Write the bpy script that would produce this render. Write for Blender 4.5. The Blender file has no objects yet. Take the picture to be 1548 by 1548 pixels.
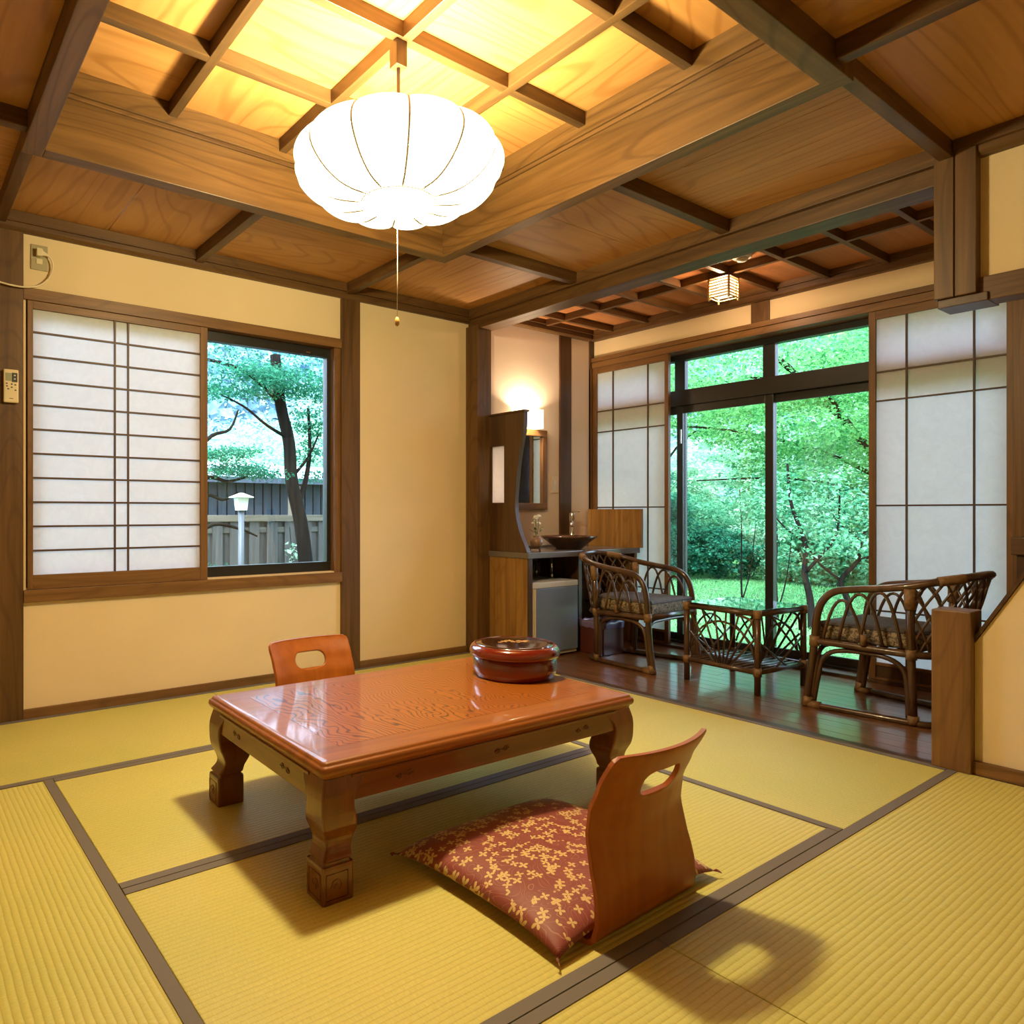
import bpy, bmesh, math, random
import numpy as np
from mathutils import Vector, Matrix

random.seed(7); np.random.seed(7)
S = bpy.context.scene
COL = S.collection
PI = math.pi

# ------------------------------------------------------------------ camera
YAW = math.radians(54.2)
cd = bpy.data.cameras.new('camera'); cam = bpy.data.objects.new('camera', cd); COL.objects.link(cam)
cam.location = (0, 0, 0.95); cam.rotation_euler = (PI / 2, 0, YAW - PI / 2)
cd.sensor_width = 36; cd.lens = 1076.0 / 1548 * 36; cd.shift_x = (774 - 606) / 1548.0; cd.clip_start = 0.02
S.camera = cam

# ------------------------------------------------------------------ world: pale overcast sky, sun behind cloud
W = bpy.data.worlds.new('sky'); S.world = W; W.use_nodes = True
nt = W.node_tree; nt.nodes.clear()
wo = nt.nodes.new('ShaderNodeOutputWorld'); wb = nt.nodes.new('ShaderNodeBackground')
wb.inputs[0].default_value = (0.63, 0.77, 1.0, 1); wb.inputs[1].default_value = 8.8
nt.links.new(wb.outputs[0], wo.inputs[0])
sd = bpy.data.lights.new('sun', 'SUN'); sd.energy = 10.0; sd.angle = math.radians(25); sd.color = (1, .97, .9)
so = bpy.data.objects.new('sun', sd); COL.objects.link(so); so.rotation_euler = (math.radians(38), 0, math.radians(-62))

# ------------------------------------------------------------------ exposure / render behaviour
vs = S.view_settings; vs.view_transform = 'Standard'; vs.look = 'None'; vs.exposure = 0.32; vs.gamma = 1; vs.use_curve_mapping = False
S.cycles.use_denoising = True
S.cycles.max_bounces = 10; S.cycles.diffuse_bounces = 5; S.cycles.transparent_max_bounces = 16
S.cycles.caustics_reflective = False; S.cycles.caustics_refractive = False
S.cycles.sample_clamp_indirect = 6.0

# ================================================================== materials
def lin(r, g, b):
    f = lambda c: (c / 12.92 if c <= .04045 else ((c + .055) / 1.055) ** 2.4)
    return (f(r / 255), f(g / 255), f(b / 255), 1)

class NT:
    def __init__(s, name):
        s.m = bpy.data.materials.new(name); s.m.use_nodes = True; s.t = s.m.node_tree; s.t.nodes.clear()
        s.out = s.n('ShaderNodeOutputMaterial')
    def n(s, typ, **kw):
        n = s.t.nodes.new(typ)
        for k, v in kw.items(): setattr(n, k, v)
        return n
    def l(s, a, b): s.t.links.new(a, b)
    def setin(s, sock, v):
        if hasattr(v, 'is_linked'): s.l(v, sock)
        else: sock.default_value = v
    def math(s, op, a, b=0.0, c=None):
        n = s.n('ShaderNodeMath', operation=op); s.setin(n.inputs[0], a); s.setin(n.inputs[1], b)
        if c is not None: s.setin(n.inputs[2], c)
        return n.outputs[0]
    def vmath(s, op, a, b):
        n = s.n('ShaderNodeVectorMath', operation=op); s.setin(n.inputs[0], a); s.setin(n.inputs[1], b)
        return n.outputs[0]
    def coord(s, jitter=True):
        tc = s.n('ShaderNodeTexCoord').outputs['Object']
        if not jitter: return tc
        r = s.n('ShaderNodeObjectInfo').outputs['Random']
        cx = s.n('ShaderNodeCombineXYZ')
        for i, k in enumerate((37.0, 53.0, 71.0)): s.l(s.math('MULTIPLY', r, k), cx.inputs[i])
        return s.vmath('ADD', tc, cx.outputs[0])
    def noise(s, vec, scale, detail=2.0, rough=.5, dist=0.0):
        n = s.n('ShaderNodeTexNoise'); s.l(vec, n.inputs['Vector'])
        n.inputs['Scale'].default_value = scale; n.inputs['Detail'].default_value = detail
        n.inputs['Roughness'].default_value = rough; n.inputs['Distortion'].default_value = dist
        return n.outputs[0]
    def ramp(s, fac, stops, interp='LINEAR'):
        n = s.n('ShaderNodeValToRGB'); n.color_ramp.interpolation = interp
        e = n.color_ramp.elements
        while len(e) < len(stops): e.new(.5)
        for el, (p, c) in zip(e, stops): el.position = p; el.color = c
        s.l(fac, n.inputs[0]); return n.outputs[0]
    def mix(s, fac, a, b, typ='MIX'):
        n = s.n('ShaderNodeMix', data_type='RGBA', blend_type=typ)
        s.setin(n.inputs[0], fac); s.setin(n.inputs[6], a); s.setin(n.inputs[7], b)
        return n.outputs[2]
    def bump(s, h, strength, dist=.002):
        n = s.n('ShaderNodeBump'); n.inputs['Strength'].default_value = strength; n.inputs['Distance'].default_value = dist
        s.l(h, n.inputs['Height']); return n.outputs[0]
    def pbr(s, col, rough=.5, bump=None, metal=0.0, coat=0.0, spec=.5, sheen=0.0, coat_rough=.08):
        b = s.n('ShaderNodeBsdfPrincipled')
        s.setin(b.inputs['Base Color'], col); s.setin(b.inputs['Roughness'], rough); b.inputs['Metallic'].default_value = metal
        b.inputs['Coat Weight'].default_value = coat; b.inputs['Coat Roughness'].default_value = coat_rough
        b.inputs['Specular IOR Level'].default_value = spec; b.inputs['Sheen Weight'].default_value = sheen
        if bump: s.l(bump, b.inputs['Normal'])
        s.l(b.outputs[0], s.out.inputs[0]); return s.m

CACHE = {}
def wood(key, dark, light, axis='Z', rough=.5, coat=0.0, fig=0.0, scale=1.0, spec=.4, line=None, bumpk=.15, coat_rough=.08):
    k = (key, axis)
    if k in CACHE: return CACHE[k]
    t = NT(key + '_' + axis.lower()); c = t.coord()
    mp = t.n('ShaderNodeMapping'); t.l(c, mp.inputs[0])
    al, ac = 1.1 * scale, 26.0 * scale
    mp.inputs['Scale'].default_value = tuple(al if a == axis else ac for a in 'XYZ')
    g = t.noise(mp.outputs[0], 1.0, 4.0, .6, .4)
    mp2 = t.n('ShaderNodeMapping'); t.l(c, mp2.inputs[0])
    mp2.inputs['Scale'].default_value = tuple((.55 if a == axis else 3.0) * scale for a in 'XYZ')
    low = t.noise(mp2.outputs[0], 1.0, 1.5, .35)
    rings = t.math('SINE', t.math('MULTIPLY', low, 120.0))
    col = t.ramp(g, [(.28, dark), (.72, light)])
    if fig > 0:
        ln = t.ramp(rings, [(.0, (0, 0, 0, 1)), (.70, (.08, .08, .08, 1)), (.99, (1, 1, 1, 1))])
        col = t.mix(t.math('MULTIPLY', ln, fig), col, line or dark)
    tone = t.ramp(t.noise(c, .9, 1.0), [(.3, (.93, .93, .93, 1)), (.7, (1.04, 1.04, 1.04, 1))])
    col = t.mix(1.0, col, tone, 'MULTIPLY')
    CACHE[k] = t.pbr(col, rough, t.bump(g, bumpk, .002), coat=coat, spec=spec, coat_rough=coat_rough)
    return CACHE[k]

def beamwood(ax): return wood('stained_beam', (.065, .030, .009, 1), (.165, .083, .026, 1), ax, .45, fig=.45, spec=.35)
def lightbeam(ax): return wood('coffer_beam', (.08, .040, .011, 1), (.175, .092, .028, 1), ax, .42, fig=.5, spec=.35, line=(.06, .027, .008, 1))
def cofferbatten(ax): return wood('coffer_batten', (.055, .030, .011, 1), (.13, .068, .022, 1), ax, .45, fig=.3)
def panelwood(ax): return wood('cedar_panel', (.45, .215, .060, 1), (.56, .285, .092, 1), ax, .48, fig=.48, scale=.9, line=(.30, .12, .025, 1), bumpk=.05)
def trimwood(ax): return wood('window_trim', (.11, .050, .014, 1), (.25, .122, .036, 1), ax, .45, fig=.4)
def kumiko(ax): return wood('lattice_wood', (.055, .026, .011, 1), (.11, .055, .022, 1), ax, .5)
def panelboard(ax): return wood('washstand_board', (.13, .058, .014, 1), (.36, .19, .05, 1), ax, .35, fig=.3, scale=.8)
def darkboard(ax): return wood('dark_board', (.045, .02, .008, 1), (.10, .047, .017, 1), ax, .4)

def plaster(name, c):
    t = NT(name); v = t.coord(False)
    n1 = t.noise(v, 260.0, 3.0, .7); n2 = t.noise(v, 3.0, 2.0)
    col = t.mix(t.ramp(n2, [(.3, (0, 0, 0, 1)), (.7, (1, 1, 1, 1))]), tuple(x * .95 for x in c[:3]) + (1,), c)
    return t.pbr(col, .9, t.bump(n1, .35, .002), spec=.15)
M_WALL = plaster('wall_plaster', (.75, .60, .36, 1))
M_WALL2 = plaster('alcove_plaster', (.80, .66, .53, 1))

def tatami_mat_material(axis):
    t = NT('tatami_weave_' + axis.lower()); v = t.coord(False)
    sep = t.n('ShaderNodeSeparateXYZ'); t.l(v, sep.inputs[0])
    acr = sep.outputs['Y' if axis == 'X' else 'X']; alo = sep.outputs[axis]
    wob = t.math('MULTIPLY', t.noise(v, 9.0, 2.0), .006)
    rib = t.math('ABSOLUTE', t.math('SINE', t.math('MULTIPLY', t.math('ADD', acr, wob), PI / .0155)))
    ribs = t.ramp(rib, [(.0, (0, 0, 0, 1)), (.45, (1, 1, 1, 1))])
    mp = t.n('ShaderNodeMapping'); t.l(v, mp.inputs[0]); mp.inputs['Scale'].default_value = (500, 60, 1) if axis == 'X' else (60, 500, 1)
    str_ = t.noise(mp.outputs[0], 1.0, 2.0, .6)
    base = t.ramp(str_, [(.25, (.54, .495, .14, 1)), (.75, (.69, .625, .20, 1))])
    big = t.ramp(t.noise(t.coord(), 1.4, 2.0), [(.3, (.90, .93, .82, 1)), (.7, (1.04, 1.0, 1.0, 1))])
    col = t.mix(1.0, base, big, 'MULTIPLY')
    col = t.mix(1.0, col, t.mix(ribs, (.84, .81, .70, 1), (1, 1, 1, 1)), 'MULTIPLY')
    h = t.math('ADD', rib, t.math('MULTIPLY', str_, .25))
    return t.pbr(col, .55, t.bump(h, .5, .0025), spec=.3)
M_TATX = tatami_mat_material('X'); M_TATY = tatami_mat_material('Y')

def flat(name, col, rough=.5, metal=0.0, coat=0.0, spec=.5, nb=None):
    t = NT(name); v = t.coord()
    n = t.noise(v, nb or 30.0, 3.0)
    c = t.mix(t.math('MULTIPLY', n, .3), col, tuple(x * .8 for x in col[:3]) + (1,))
    return t.pbr(c, rough, t.bump(n, .04, .001), metal=metal, coat=coat, spec=spec)
M_BORDER = flat('tatami_border_cloth', (.165, .142, .128, 1), .8, nb=400)
M_ALU = flat('black_aluminium', (.016, .015, .014, 1), .35)
M_CHROME = flat('chrome', (.8, .8, .8, 1), .12, 1.0)
M_CREAM = flat('cream_plastic', (.70, .60, .38, 1), .4)
M_WHITEP = flat('white_plastic', (.75, .72, .66, 1), .4)
M_PLATE = flat('outlet_plate', (.36, .31, .17, 1), .45)
M_BLACKP = flat('black_plastic', (.03, .03, .03, 1), .35)
M_GREYFR = flat('fridge_grey', (.18, .24, .36, 1), .22)
M_WFR = flat('fridge_white', (.62, .60, .55, 1), .35)
M_COUNTER = flat('grey_counter', (.13, .11, .10, 1), .25, spec=.6)
M_LACQ = flat('red_lacquer', (.15, .013, .006, 1), .16, coat=1.0, nb=3)
M_BASIN = flat('brown_glaze', (.085, .035, .018, 1), .18, coat=.6)
M_VASE = flat('brown_pottery', (.25, .145, .09, 1), .35, nb=12)
M_PETAL = flat('white_petals', (.78, .76, .68, 1), .7)
M_STEM = flat('plant_stem', (.08, .13, .04, 1), .6)
M_BIN = flat('bin_redwood', (.10, .028, .018, 1), .35)
M_LINER = flat('purple_bag', (.20, .15, .28, 1), .18)
M_GREYPLINTH = flat('grey_panel', (.30, .27, .26, 1), .6)
M_CORD = flat('cord_ivory', (.72, .62, .42, 1), .5)
M_RIBWIRE = flat('lamp_rib', (.55, .48, .32, 1), .6)
M_GOLD = flat('gold_maki_e', (.62, .33, .09, 1), .4, .3)

def washi(name, tint, transl=.62, trans_strength=.9):
    t = NT(name); v = t.coord()
    fib = t.noise(v, 14.0, 5.0, .7, 1.5)
    c = t.ramp(fib, [(.3, tuple(x * .93 for x in tint[:3]) + (1,)), (.7, tint)])
    d = t.n('ShaderNodeBsdfDiffuse'); tr = t.n('ShaderNodeBsdfTranslucent')
    t.l(c, d.inputs[0]); t.l(c, tr.inputs[0])
    m = t.n('ShaderNodeMixShader'); m.inputs[0].default_value = transl
    t.l(d.outputs[0], m.inputs[1]); t.l(tr.outputs[0], m.inputs[2]); t.l(m.outputs[0], t.out.inputs[0])
    return t.m
M_SHOJI = washi('shoji_paper', (.93, .90, .91, 1), .64)

def glass(name, tint=(.93, .97, .98, 1), refl=.07):
    t = NT(name); v = t.coord(False)
    a = t.n('ShaderNodeBsdfTransparent'); a.inputs[0].default_value = tint
    g = t.n('ShaderNodeBsdfGlossy'); g.inputs['Roughness'].default_value = .02; g.inputs[0].default_value = (1, 1, 1, 1)
    fr = t.n('ShaderNodeFresnel'); fr.inputs[0].default_value = 1.45
    m = t.n('ShaderNodeMixShader'); t.l(t.math('MULTIPLY', fr.outputs[0], refl / .04), m.inputs[0])
    t.l(a.outputs[0], m.inputs[1]); t.l(g.outputs[0], m.inputs[2]); t.l(m.outputs[0], t.out.inputs[0])
    return t.m
M_GLASS = glass('window_glass', refl=.04)
M_TGLASS = glass('table_glass', (.86, .95, .93, 1), .06)
M_MIRROR = flat('mirror_silver', (.85, .87, .87, 1), .01, 1.0)

def emit(name, col, strength, transp=0.0):
    t = NT(name); e = t.n('ShaderNodeEmission'); e.inputs[0].default_value = col; e.inputs[1].default_value = strength
    if transp > 0:
        a = t.n('ShaderNodeBsdfTransparent'); m = t.n('ShaderNodeMixShader'); m.inputs[0].default_value = transp
        t.l(e.outputs[0], m.inputs[1]); t.l(a.outputs[0], m.inputs[2]); t.l(m.outputs[0], t.out.inputs[0])
    else: t.l(e.outputs[0], t.out.inputs[0])
    return t.m

def foliage_mat(name, c1, c2, transl=.45):
    t = NT(name)
    r = t.n('ShaderNodeNewGeometry').outputs['Random Per Island']
    c = t.ramp(r, [(0, c1), (1, c2)])
    d = t.n('ShaderNodeBsdfDiffuse'); tr = t.n('ShaderNodeBsdfTranslucent'); t.l(c, d.inputs[0]); t.l(c, tr.inputs[0])
    m = t.n('ShaderNodeMixShader'); m.inputs[0].default_value = transl
    t.l(d.outputs[0], m.inputs[1]); t.l(tr.outputs[0], m.inputs[2]); t.l(m.outputs[0], t.out.inputs[0])
    return t.m
F_MAPLE = foliage_mat('maple_leaves', (.03, .20, .06, 1), (.24, .60, .20, 1), .5)
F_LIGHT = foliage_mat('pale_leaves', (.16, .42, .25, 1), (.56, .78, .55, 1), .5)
F_DARK = foliage_mat('dark_leaves', (.015, .11, .07, 1), (.06, .29, .16, 1), .35)
F_MID = foliage_mat('mid_leaves', (.04, .21, .11, 1), (.22, .54, .30, 1), .45)
F_GRASS = foliage_mat('grass_blades', (.10, .36, .12, 1), (.36, .74, .32, 1), .4)
F_MISTTINT = foliage_mat('mist_tinted_leaves', (.12, .24, .31, 1), (.24, .40, .45, 1), .4)  # distance haze put into the leaf colour of the hill woods
M_BARK = wood('bark', (.006, .0055, .005, 1), (.020, .017, .014, 1), 'Z', .95, scale=1.2, bumpk=.6, spec=.03)
M_GREYWOOD = wood('weathered_board', (.035, .034, .034, 1), (.10, .095, .09, 1), 'Z', .8, fig=.3)
M_SHEDWALL = wood('shed_board', (.02, .028, .040, 1), (.055, .075, .105, 1), 'Z', .6)
M_ROOF = flat('shed_roof', (.35, .42, .5, 1), .35)
M_LAMPWHITE = flat('garden_lamp_white', (.62, .63, .6, 1), .5)
M_POLE = flat('garden_pole', (.06, .075, .09, 1), .5)

# lacquered table
def table_top_mat():
    t = NT('tabletop_burl'); v = t.coord(False)
    mp = t.n('ShaderNodeMapping'); t.l(v, mp.inputs[0]); mp.inputs['Scale'].default_value = (2.2, 1.5, 1)
    w = t.noise(mp.outputs[0], 1.6, 3.0, .55, .8)
    sep = t.n('ShaderNodeSeparateXYZ'); t.l(v, sep.inputs[0])
    ph = t.math('ADD', t.math('MULTIPLY', sep.outputs[0], 380.0), t.math('MULTIPLY', w, 105.0))
    st = t.math('SINE', ph)
    col = t.ramp(st, [(.0, (.36, .105, .007, 1)), (.55, (.33, .093, .006, 1)), (.95, (.09, .020, .003, 1))])
    fade = t.ramp(t.noise(v, 2.0, 2.0), [(.35, (0, 0, 0, 1)), (.6, (1, 1, 1, 1))])
    col = t.mix(t.math('MULTIPLY', fade, .5), col, (.33, .092, .006, 1))
    return t.pbr(col, .45, coat=.75, coat_rough=.04, spec=.3)
M_BURL = table_top_mat()
def tablewood(ax): return wood('table_lacquer', (.22, .060, .003, 1), (.36, .108, .006, 1), ax, .5, coat=.5, fig=.35, coat_rough=.05)
def tabledark(ax): return wood('table_leg_lacquer', (.115, .030, .003, 1), (.225, .064, .007, 1), ax, .3, coat=.6, fig=.35, coat_rough=.15)
def plywood(ax): return wood('zaisu_plywood', (.29, .070, .006, 1), (.41, .115, .010, 1), ax, .45, coat=.2, scale=.8, coat_rough=.2, spec=.3)
M_PLYEDGE = wood('ply_edge', (.30, .07, .02, 1), (.42, .12, .035, 1), 'X', .4)
def deckwood(): return wood('deck_wood', (.12, .047, .018, 1), (.22, .095, .038, 1), 'Y', .3, coat=.55, fig=.3, coat_rough=.10)
M_RATTAN = wood('rattan', (.040, .019, .009, 1), (.12, .058, .026, 1), 'Z', .3, coat=.4, scale=.6)
M_BIND = wood('rattan_binding', (.14, .072, .027, 1), (.29, .165, .07, 1), 'X', .5, scale=2.0)

def zabuton_mat():
    t = NT('zabuton_brocade'); v = t.coord(False)
    def motif(scale, off, size):
        p = t.vmath('ADD', v, off)
        fl = t.n('ShaderNodeMapping'); t.l(p, fl.inputs[0]); fl.inputs['Scale'].default_value = (1, 1, 0)
        vo = t.n('ShaderNodeTexVoronoi'); vo.voronoi_dimensions = '2D'; t.l(fl.outputs[0], vo.inputs['Vector'])
        vo.inputs['Scale'].default_value = scale; vo.inputs['Randomness'].default_value = .95
        sc = t.n('ShaderNodeVectorMath', operation='SCALE'); t.l(fl.outputs[0], sc.inputs[0]); sc.inputs['Scale'].default_value = 1.0
        df = t.vmath('SUBTRACT', sc.outputs[0], vo.outputs['Position'])
        sp = t.n('ShaderNodeSeparateXYZ'); t.l(df, sp.inputs[0])
        cs = t.n('ShaderNodeSeparateXYZ'); t.l(vo.outputs['Color'], cs.inputs[0])
        ang = t.math('ADD', t.math('ARCTAN2', sp.outputs[1], sp.outputs[0]), t.math('MULTIPLY', cs.outputs[0], 6.28))
        r = t.math('SQRT', t.math('ADD', t.math('MULTIPLY', sp.outputs[0], sp.outputs[0]), t.math('MULTIPLY', sp.outputs[1], sp.outputs[1])))
        lobe = t.math('POWER', t.math('ABSOLUTE', t.math('SINE', t.math('MULTIPLY', ang, 2.0))), 1.1)
        rad = t.math('MULTIPLY', lobe, size)
        return t.math('MULTIPLY', t.math('LESS_THAN', r, rad), t.math('GREATER_THAN', cs.outputs[1], .30))
    m1 = motif(27.0, (0, 0, 0), .0135); m2 = motif(31.0, (3.3, 1.7, 0), .0118)
    cl = t.ramp(t.noise(v, 13.0, 0.0), [(.30, (0, 0, 0, 1)), (.31, (1, 1, 1, 1))])
    mask = t.math('MULTIPLY', t.math('MAXIMUM', m1, m2), cl)
    tw = t.math('ABSOLUTE', t.math('SINE', t.math('MULTIPLY', t.noise(v, 13.0, 1.0, .5, .9), 48.0)))
    twig = t.ramp(tw, [(.05, (1, 1, 1, 1)), (.20, (0, 0, 0, 1))])
    base = t.mix(t.noise(v, 6.0, 2.0), (.19, .028, .022, 1), (.28, .048, .034, 1))
    col = t.mix(t.math('MULTIPLY', twig, .60), base, (.50, .24, .13, 1))
    col = t.mix(mask, col, (.64, .44, .17, 1))
    f = t.noise(v, 700.0, 1.0)
    return t.pbr(col, .55, t.bump(t.math('ADD', mask, f), .25, .001), sheen=.2)
M_ZAB = zabuton_mat()

def chaircloth(name, a, b):
    t = NT(name); v = t.coord()
    n = t.noise(v, 60.0, 4.0, .75, 1.2)
    return t.pbr(t.ramp(n, [(.42, a), (.58, b)]), .8, t.bump(n, .3, .001))
M_CUSHTOP = chaircloth('cushion_top_cloth', (.055, .045, .042, 1), (.10, .085, .08, 1))
M_CUSHSIDE = chaircloth('cushion_side_cloth', (.06, .04, .025, 1), (.38, .29, .18, 1))

# ================================================================== geometry helpers
class MB:
    def __init__(s): s.bm = bmesh.new(); s.sm = False
    def box(s, x0, x1, y0, y1, z0, z1, bev=0.0):
        x0, x1 = sorted((x0, x1)); y0, y1 = sorted((y0, y1)); z0, z1 = sorted((z0, z1))
        r = bmesh.ops.create_cube(s.bm, size=1.0)
        vs_ = r['verts']
        for v in vs_: v.co = Vector(((x0 + x1) / 2 + v.co.x * (x1 - x0), (y0 + y1) / 2 + v.co.y * (y1 - y0), (z0 + z1) / 2 + v.co.z * (z1 - z0)))
        if bev > 0:
            es = list({e for v in vs_ for e in v.link_edges})
            bmesh.ops.bevel(s.bm, geom=es, offset=bev, segments=2, affect='EDGES', profile=.6)
        return s
    def hexa(s, b, t):               # 4 bottom + 4 top points
        vb = [s.bm.verts.new(p) for p in b]; vt = [s.bm.verts.new(p) for p in t]
        s.bm.faces.new(vb[::-1]); s.bm.faces.new(vt)
        for i in range(4):
            j = (i + 1) % 4; s.bm.faces.new((vb[i], vb[j], vt[j], vt[i]))
        return s
    def prism(s, pts, axis, a, b):   # polygon in the two other axes, extruded along axis from a to b
        def P(p, w):
            return {'X': (w, p[0], p[1]), 'Y': (p[0], w, p[1]), 'Z': (p[0], p[1], w)}[axis]
        va = [s.bm.verts.new(P(p, a)) for p in pts]; vb = [s.bm.verts.new(P(p, b)) for p in pts]
        s.bm.faces.new(va); s.bm.faces.new(vb[::-1])
        n = len(pts)
        for i in range(n):
            j = (i + 1) % n; s.bm.faces.new((va[j], va[i], vb[i], vb[j]))
        return s
    def rings(s, rows, cap=True, close=False, smooth=True):
        R_ = [[s.bm.verts.new(p) for p in row] for row in rows]
        n = len(R_[0]); m = len(R_)
        for i in range(m - 1 + (1 if close else 0)):
            a, b = R_[i], R_[(i + 1) % m]
            for j in range(n):
                k = (j + 1) % n; f = s.bm.faces.new((a[j], a[k], b[k], b[j])); f.smooth = smooth
        if cap and not close:
            s.bm.faces.new(R_[0][::-1]); s.bm.faces.new(R_[-1])
        return s
    def tube(s, pts, r, seg=7, close=False):
        P = [Vector(p) for p in pts]; n = len(P)
        if isinstance(r, (int, float)): r = [r] * n
        rows = []; up = None
        for i in range(n):
            if close: d = P[(i + 1) % n] - P[i - 1]
            else: d = P[min(i + 1, n - 1)] - P[max(i - 1, 0)]
            d.normalize()
            if up is None:
                up = Vector((0, 0, 1)) if abs(d.z) < .9 else Vector((1, 0, 0))
            u = d.cross(up)
            if u.length < 1e-5: u = d.orthogonal()
            u.normalize(); w = u.cross(d).normalized(); up = w
            rows.append([P[i] + (u * math.cos(2 * PI * k / seg) + w * math.sin(2 * PI * k / seg)) * r[i] for k in range(seg)])
        return s.rings(rows, True, close)
    def lathe(s, prof, cx=0, cy=0, seg=32):   # profile (r, z)
        rows = [[(cx + r * math.cos(2 * PI * k / seg), cy + r * math.sin(2 * PI * k / seg), z) for k in range(seg)] for r, z in prof]
        return s.rings(rows, True)
    def sphere(s, c, r, u=10, v=6):
        rr = r if isinstance(r, tuple) else (r, r, r)
        m = Matrix.Translation(c) @ Matrix.Diagonal((*rr, 1))
        rs = bmesh.ops.create_uvsphere(s.bm, u_segments=u, v_segments=v, radius=1, matrix=m)
        for vv in rs['verts']:
            for f in vv.link_faces: f.smooth = True
        return s
    def mesh(s, name):
        bmesh.ops.recalc_face_normals(s.bm, faces=s.bm.faces)
        me = bpy.data.meshes.new(name); s.bm.to_mesh(me); s.bm.free(); return me

def obj(name, mb, mat, parent=None, kind=None):
    me = mb.mesh(name) if isinstance(mb, MB) else mb
    # move the origin to the middle of the mesh
    o = bpy.data.objects.new(name, me); COL.objects.link(o)
    if mat and not me.materials: me.materials.append(mat)
    if parent: o.parent = parent
    if kind: o['kind'] = kind
    return o
def centred(name, mb, mat, parent=None, kind=None):
    o = obj(name, mb, mat, parent, kind); me = o.data
    n = len(me.vertices); a = np.empty(n * 3, 'f'); me.vertices.foreach_get('co', a); a = a.reshape(-1, 3)
    c = (a.min(0) + a.max(0)) / 2; a -= c; me.vertices.foreach_set('co', a.ravel()); o.location = c
    return o
def box(name, x0, x1, y0, y1, z0, z1, mat, parent=None, bev=0.0, kind=None):
    return centred(name, MB().box(x0, x1, y0, y1, z0, z1, bev), mat, parent, kind)
def thing(name, label, cat, loc=(0, 0, 0), rz=0.0, group=None):
    o = bpy.data.objects.new(name, None); COL.objects.link(o); o.location = loc; o.rotation_euler = (0, 0, rz)
    o.empty_display_size = .05
    return tag(o, label, cat, group)
def tag(o, label, cat, group=None, kind=None):
    o['label'] = label; o['category'] = cat
    if group: o['group'] = group
    if kind: o['kind'] = kind
    return o
def structure(name, mb=None, mat=None, label=None, cat=None):
    if mb is None:
        o = bpy.data.objects.new(name, None); COL.objects.link(o)
    else: o = obj(name, mb, mat)
    o['kind'] = 'structure'
    if label: o['label'] = label; o['category'] = cat
    return o
def cr(pts, n=6, close=False):       # Catmull-Rom
    P = [Vector(p) for p in pts]; out = []; m = len(P)
    for i in range(m if close else m - 1):
        g = (lambda k: P[k % m]) if close else (lambda k: P[min(max(k, 0), m - 1)])
        p0, p1, p2, p3 = g(i - 1), g(i), g(i + 1), g(i + 2)
        for k in range(n):
            t = k / n
            out.append(.5 * ((2 * p1) + (p2 - p0) * t + (2 * p0 - 5 * p1 + 4 * p2 - p3) * t * t + (3 * p1 - p0 - 3 * p2 + p3) * t ** 3))
    if not close: out.append(P[-1])
    return out
def rrect(w, h, r, n=5, cx=0, cy=0):
    out = []
    for (sx, sy, a0) in ((1, 1, 0), (-1, 1, 90), (-1, -1, 180), (1, -1, 270)):
        for k in range(n + 1):
            a = math.radians(a0 + 90 * k / n)
            out.append((cx + sx * (w / 2 - r) + r * math.cos(a), cy + sy * (h / 2 - r) + r * math.sin(a)))
    return out
def dup(root, label=None):
    r = root.copy(); COL.objects.link(r)
    for ch in list(root.children):
        c = ch.copy(); COL.objects.link(c); c.parent = r
        for g in list(ch.children):
            d = g.copy(); COL.objects.link(d); d.parent = c
    if label: r['label'] = label
    return r

# ================================================================== SETTING: floor
YB, XB, XW = 3.66, 3.20, 4.50         # window wall, edge of the tatami, garden door wall
floor = structure('floor', MB().box(-1.3, 4.70, -1.4, 3.76, -.30, -.052), M_GREYPLINTH, 'straw mat floor with dark cloth borders beside a wooden deck strip', 'floor')
def tatami(x0, x1, y0, y1):
    ax = 'X' if (x1 - x0) > (y1 - y0) else 'Y'
    g = .0012
    m = box('tatami_mat', x0 + g, x1 - g, y0 + g, y1 - g, -.05, 0, M_TATX if ax == 'X' else M_TATY, floor, .003)
    bw = .030
    for e in (0, 1):
        if ax == 'X':
            y = (y0 + g + .0005) if e == 0 else (y1 - g - bw - .0005); b = box('cloth_border', x0 + g, x1 - g, y, y + bw, -.048, .0025, M_BORDER)
        else:
            x = (x0 + g + .0005) if e == 0 else (x1 - g - bw - .0005); b = box('cloth_border', x, x + bw, y0 + g, y1 - g, -.048, .0025, M_BORDER)
        b.parent = m; b.location = b.location - m.location
for a in ((.477, 2.287, 1.862, 2.776), (.477, 2.287, .952, 1.862), (-.430, .477, .952, 2.776), (2.287, 3.185, .952, 2.776),
          (-.430, 1.386, 2.776, 3.645), (1.386, 3.185, 2.776, 3.645), (1.386, 3.185, .045, .952), (-.430, 1.386, .045, .952),
          (-.430, 1.386, -.86, .045), (1.386, 3.185, -.86, .045)):
    tatami(*a)
box('side_board', -1.25, -.432, -.9, 3.645, -.05, 0, deckwood(), floor)
box('side_board', -.430, 3.185, -1.35, -.865, -.05, 0, deckwood(), floor)
box('threshold', 3.186, 3.235, -.86, 3.54, -.05, .002, darkboard('Y'), floor, .002)
npl = 15; pw = (4.52 - 3.236) / npl
for i in range(npl):
    x = 3.236 + i * pw; cuts = sorted([-.5, 3.655] + [random.uniform(.2, 1.6), random.uniform(1.9, 3.2)])
    for a, b in zip(cuts[:-1], cuts[1:]):
        box('floor_plank', x + .0007, x + pw - .0007, a + .0006, b - .0006, -.05, -.002 - random.random() * .0006, deckwood(), floor, .0012)

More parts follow.
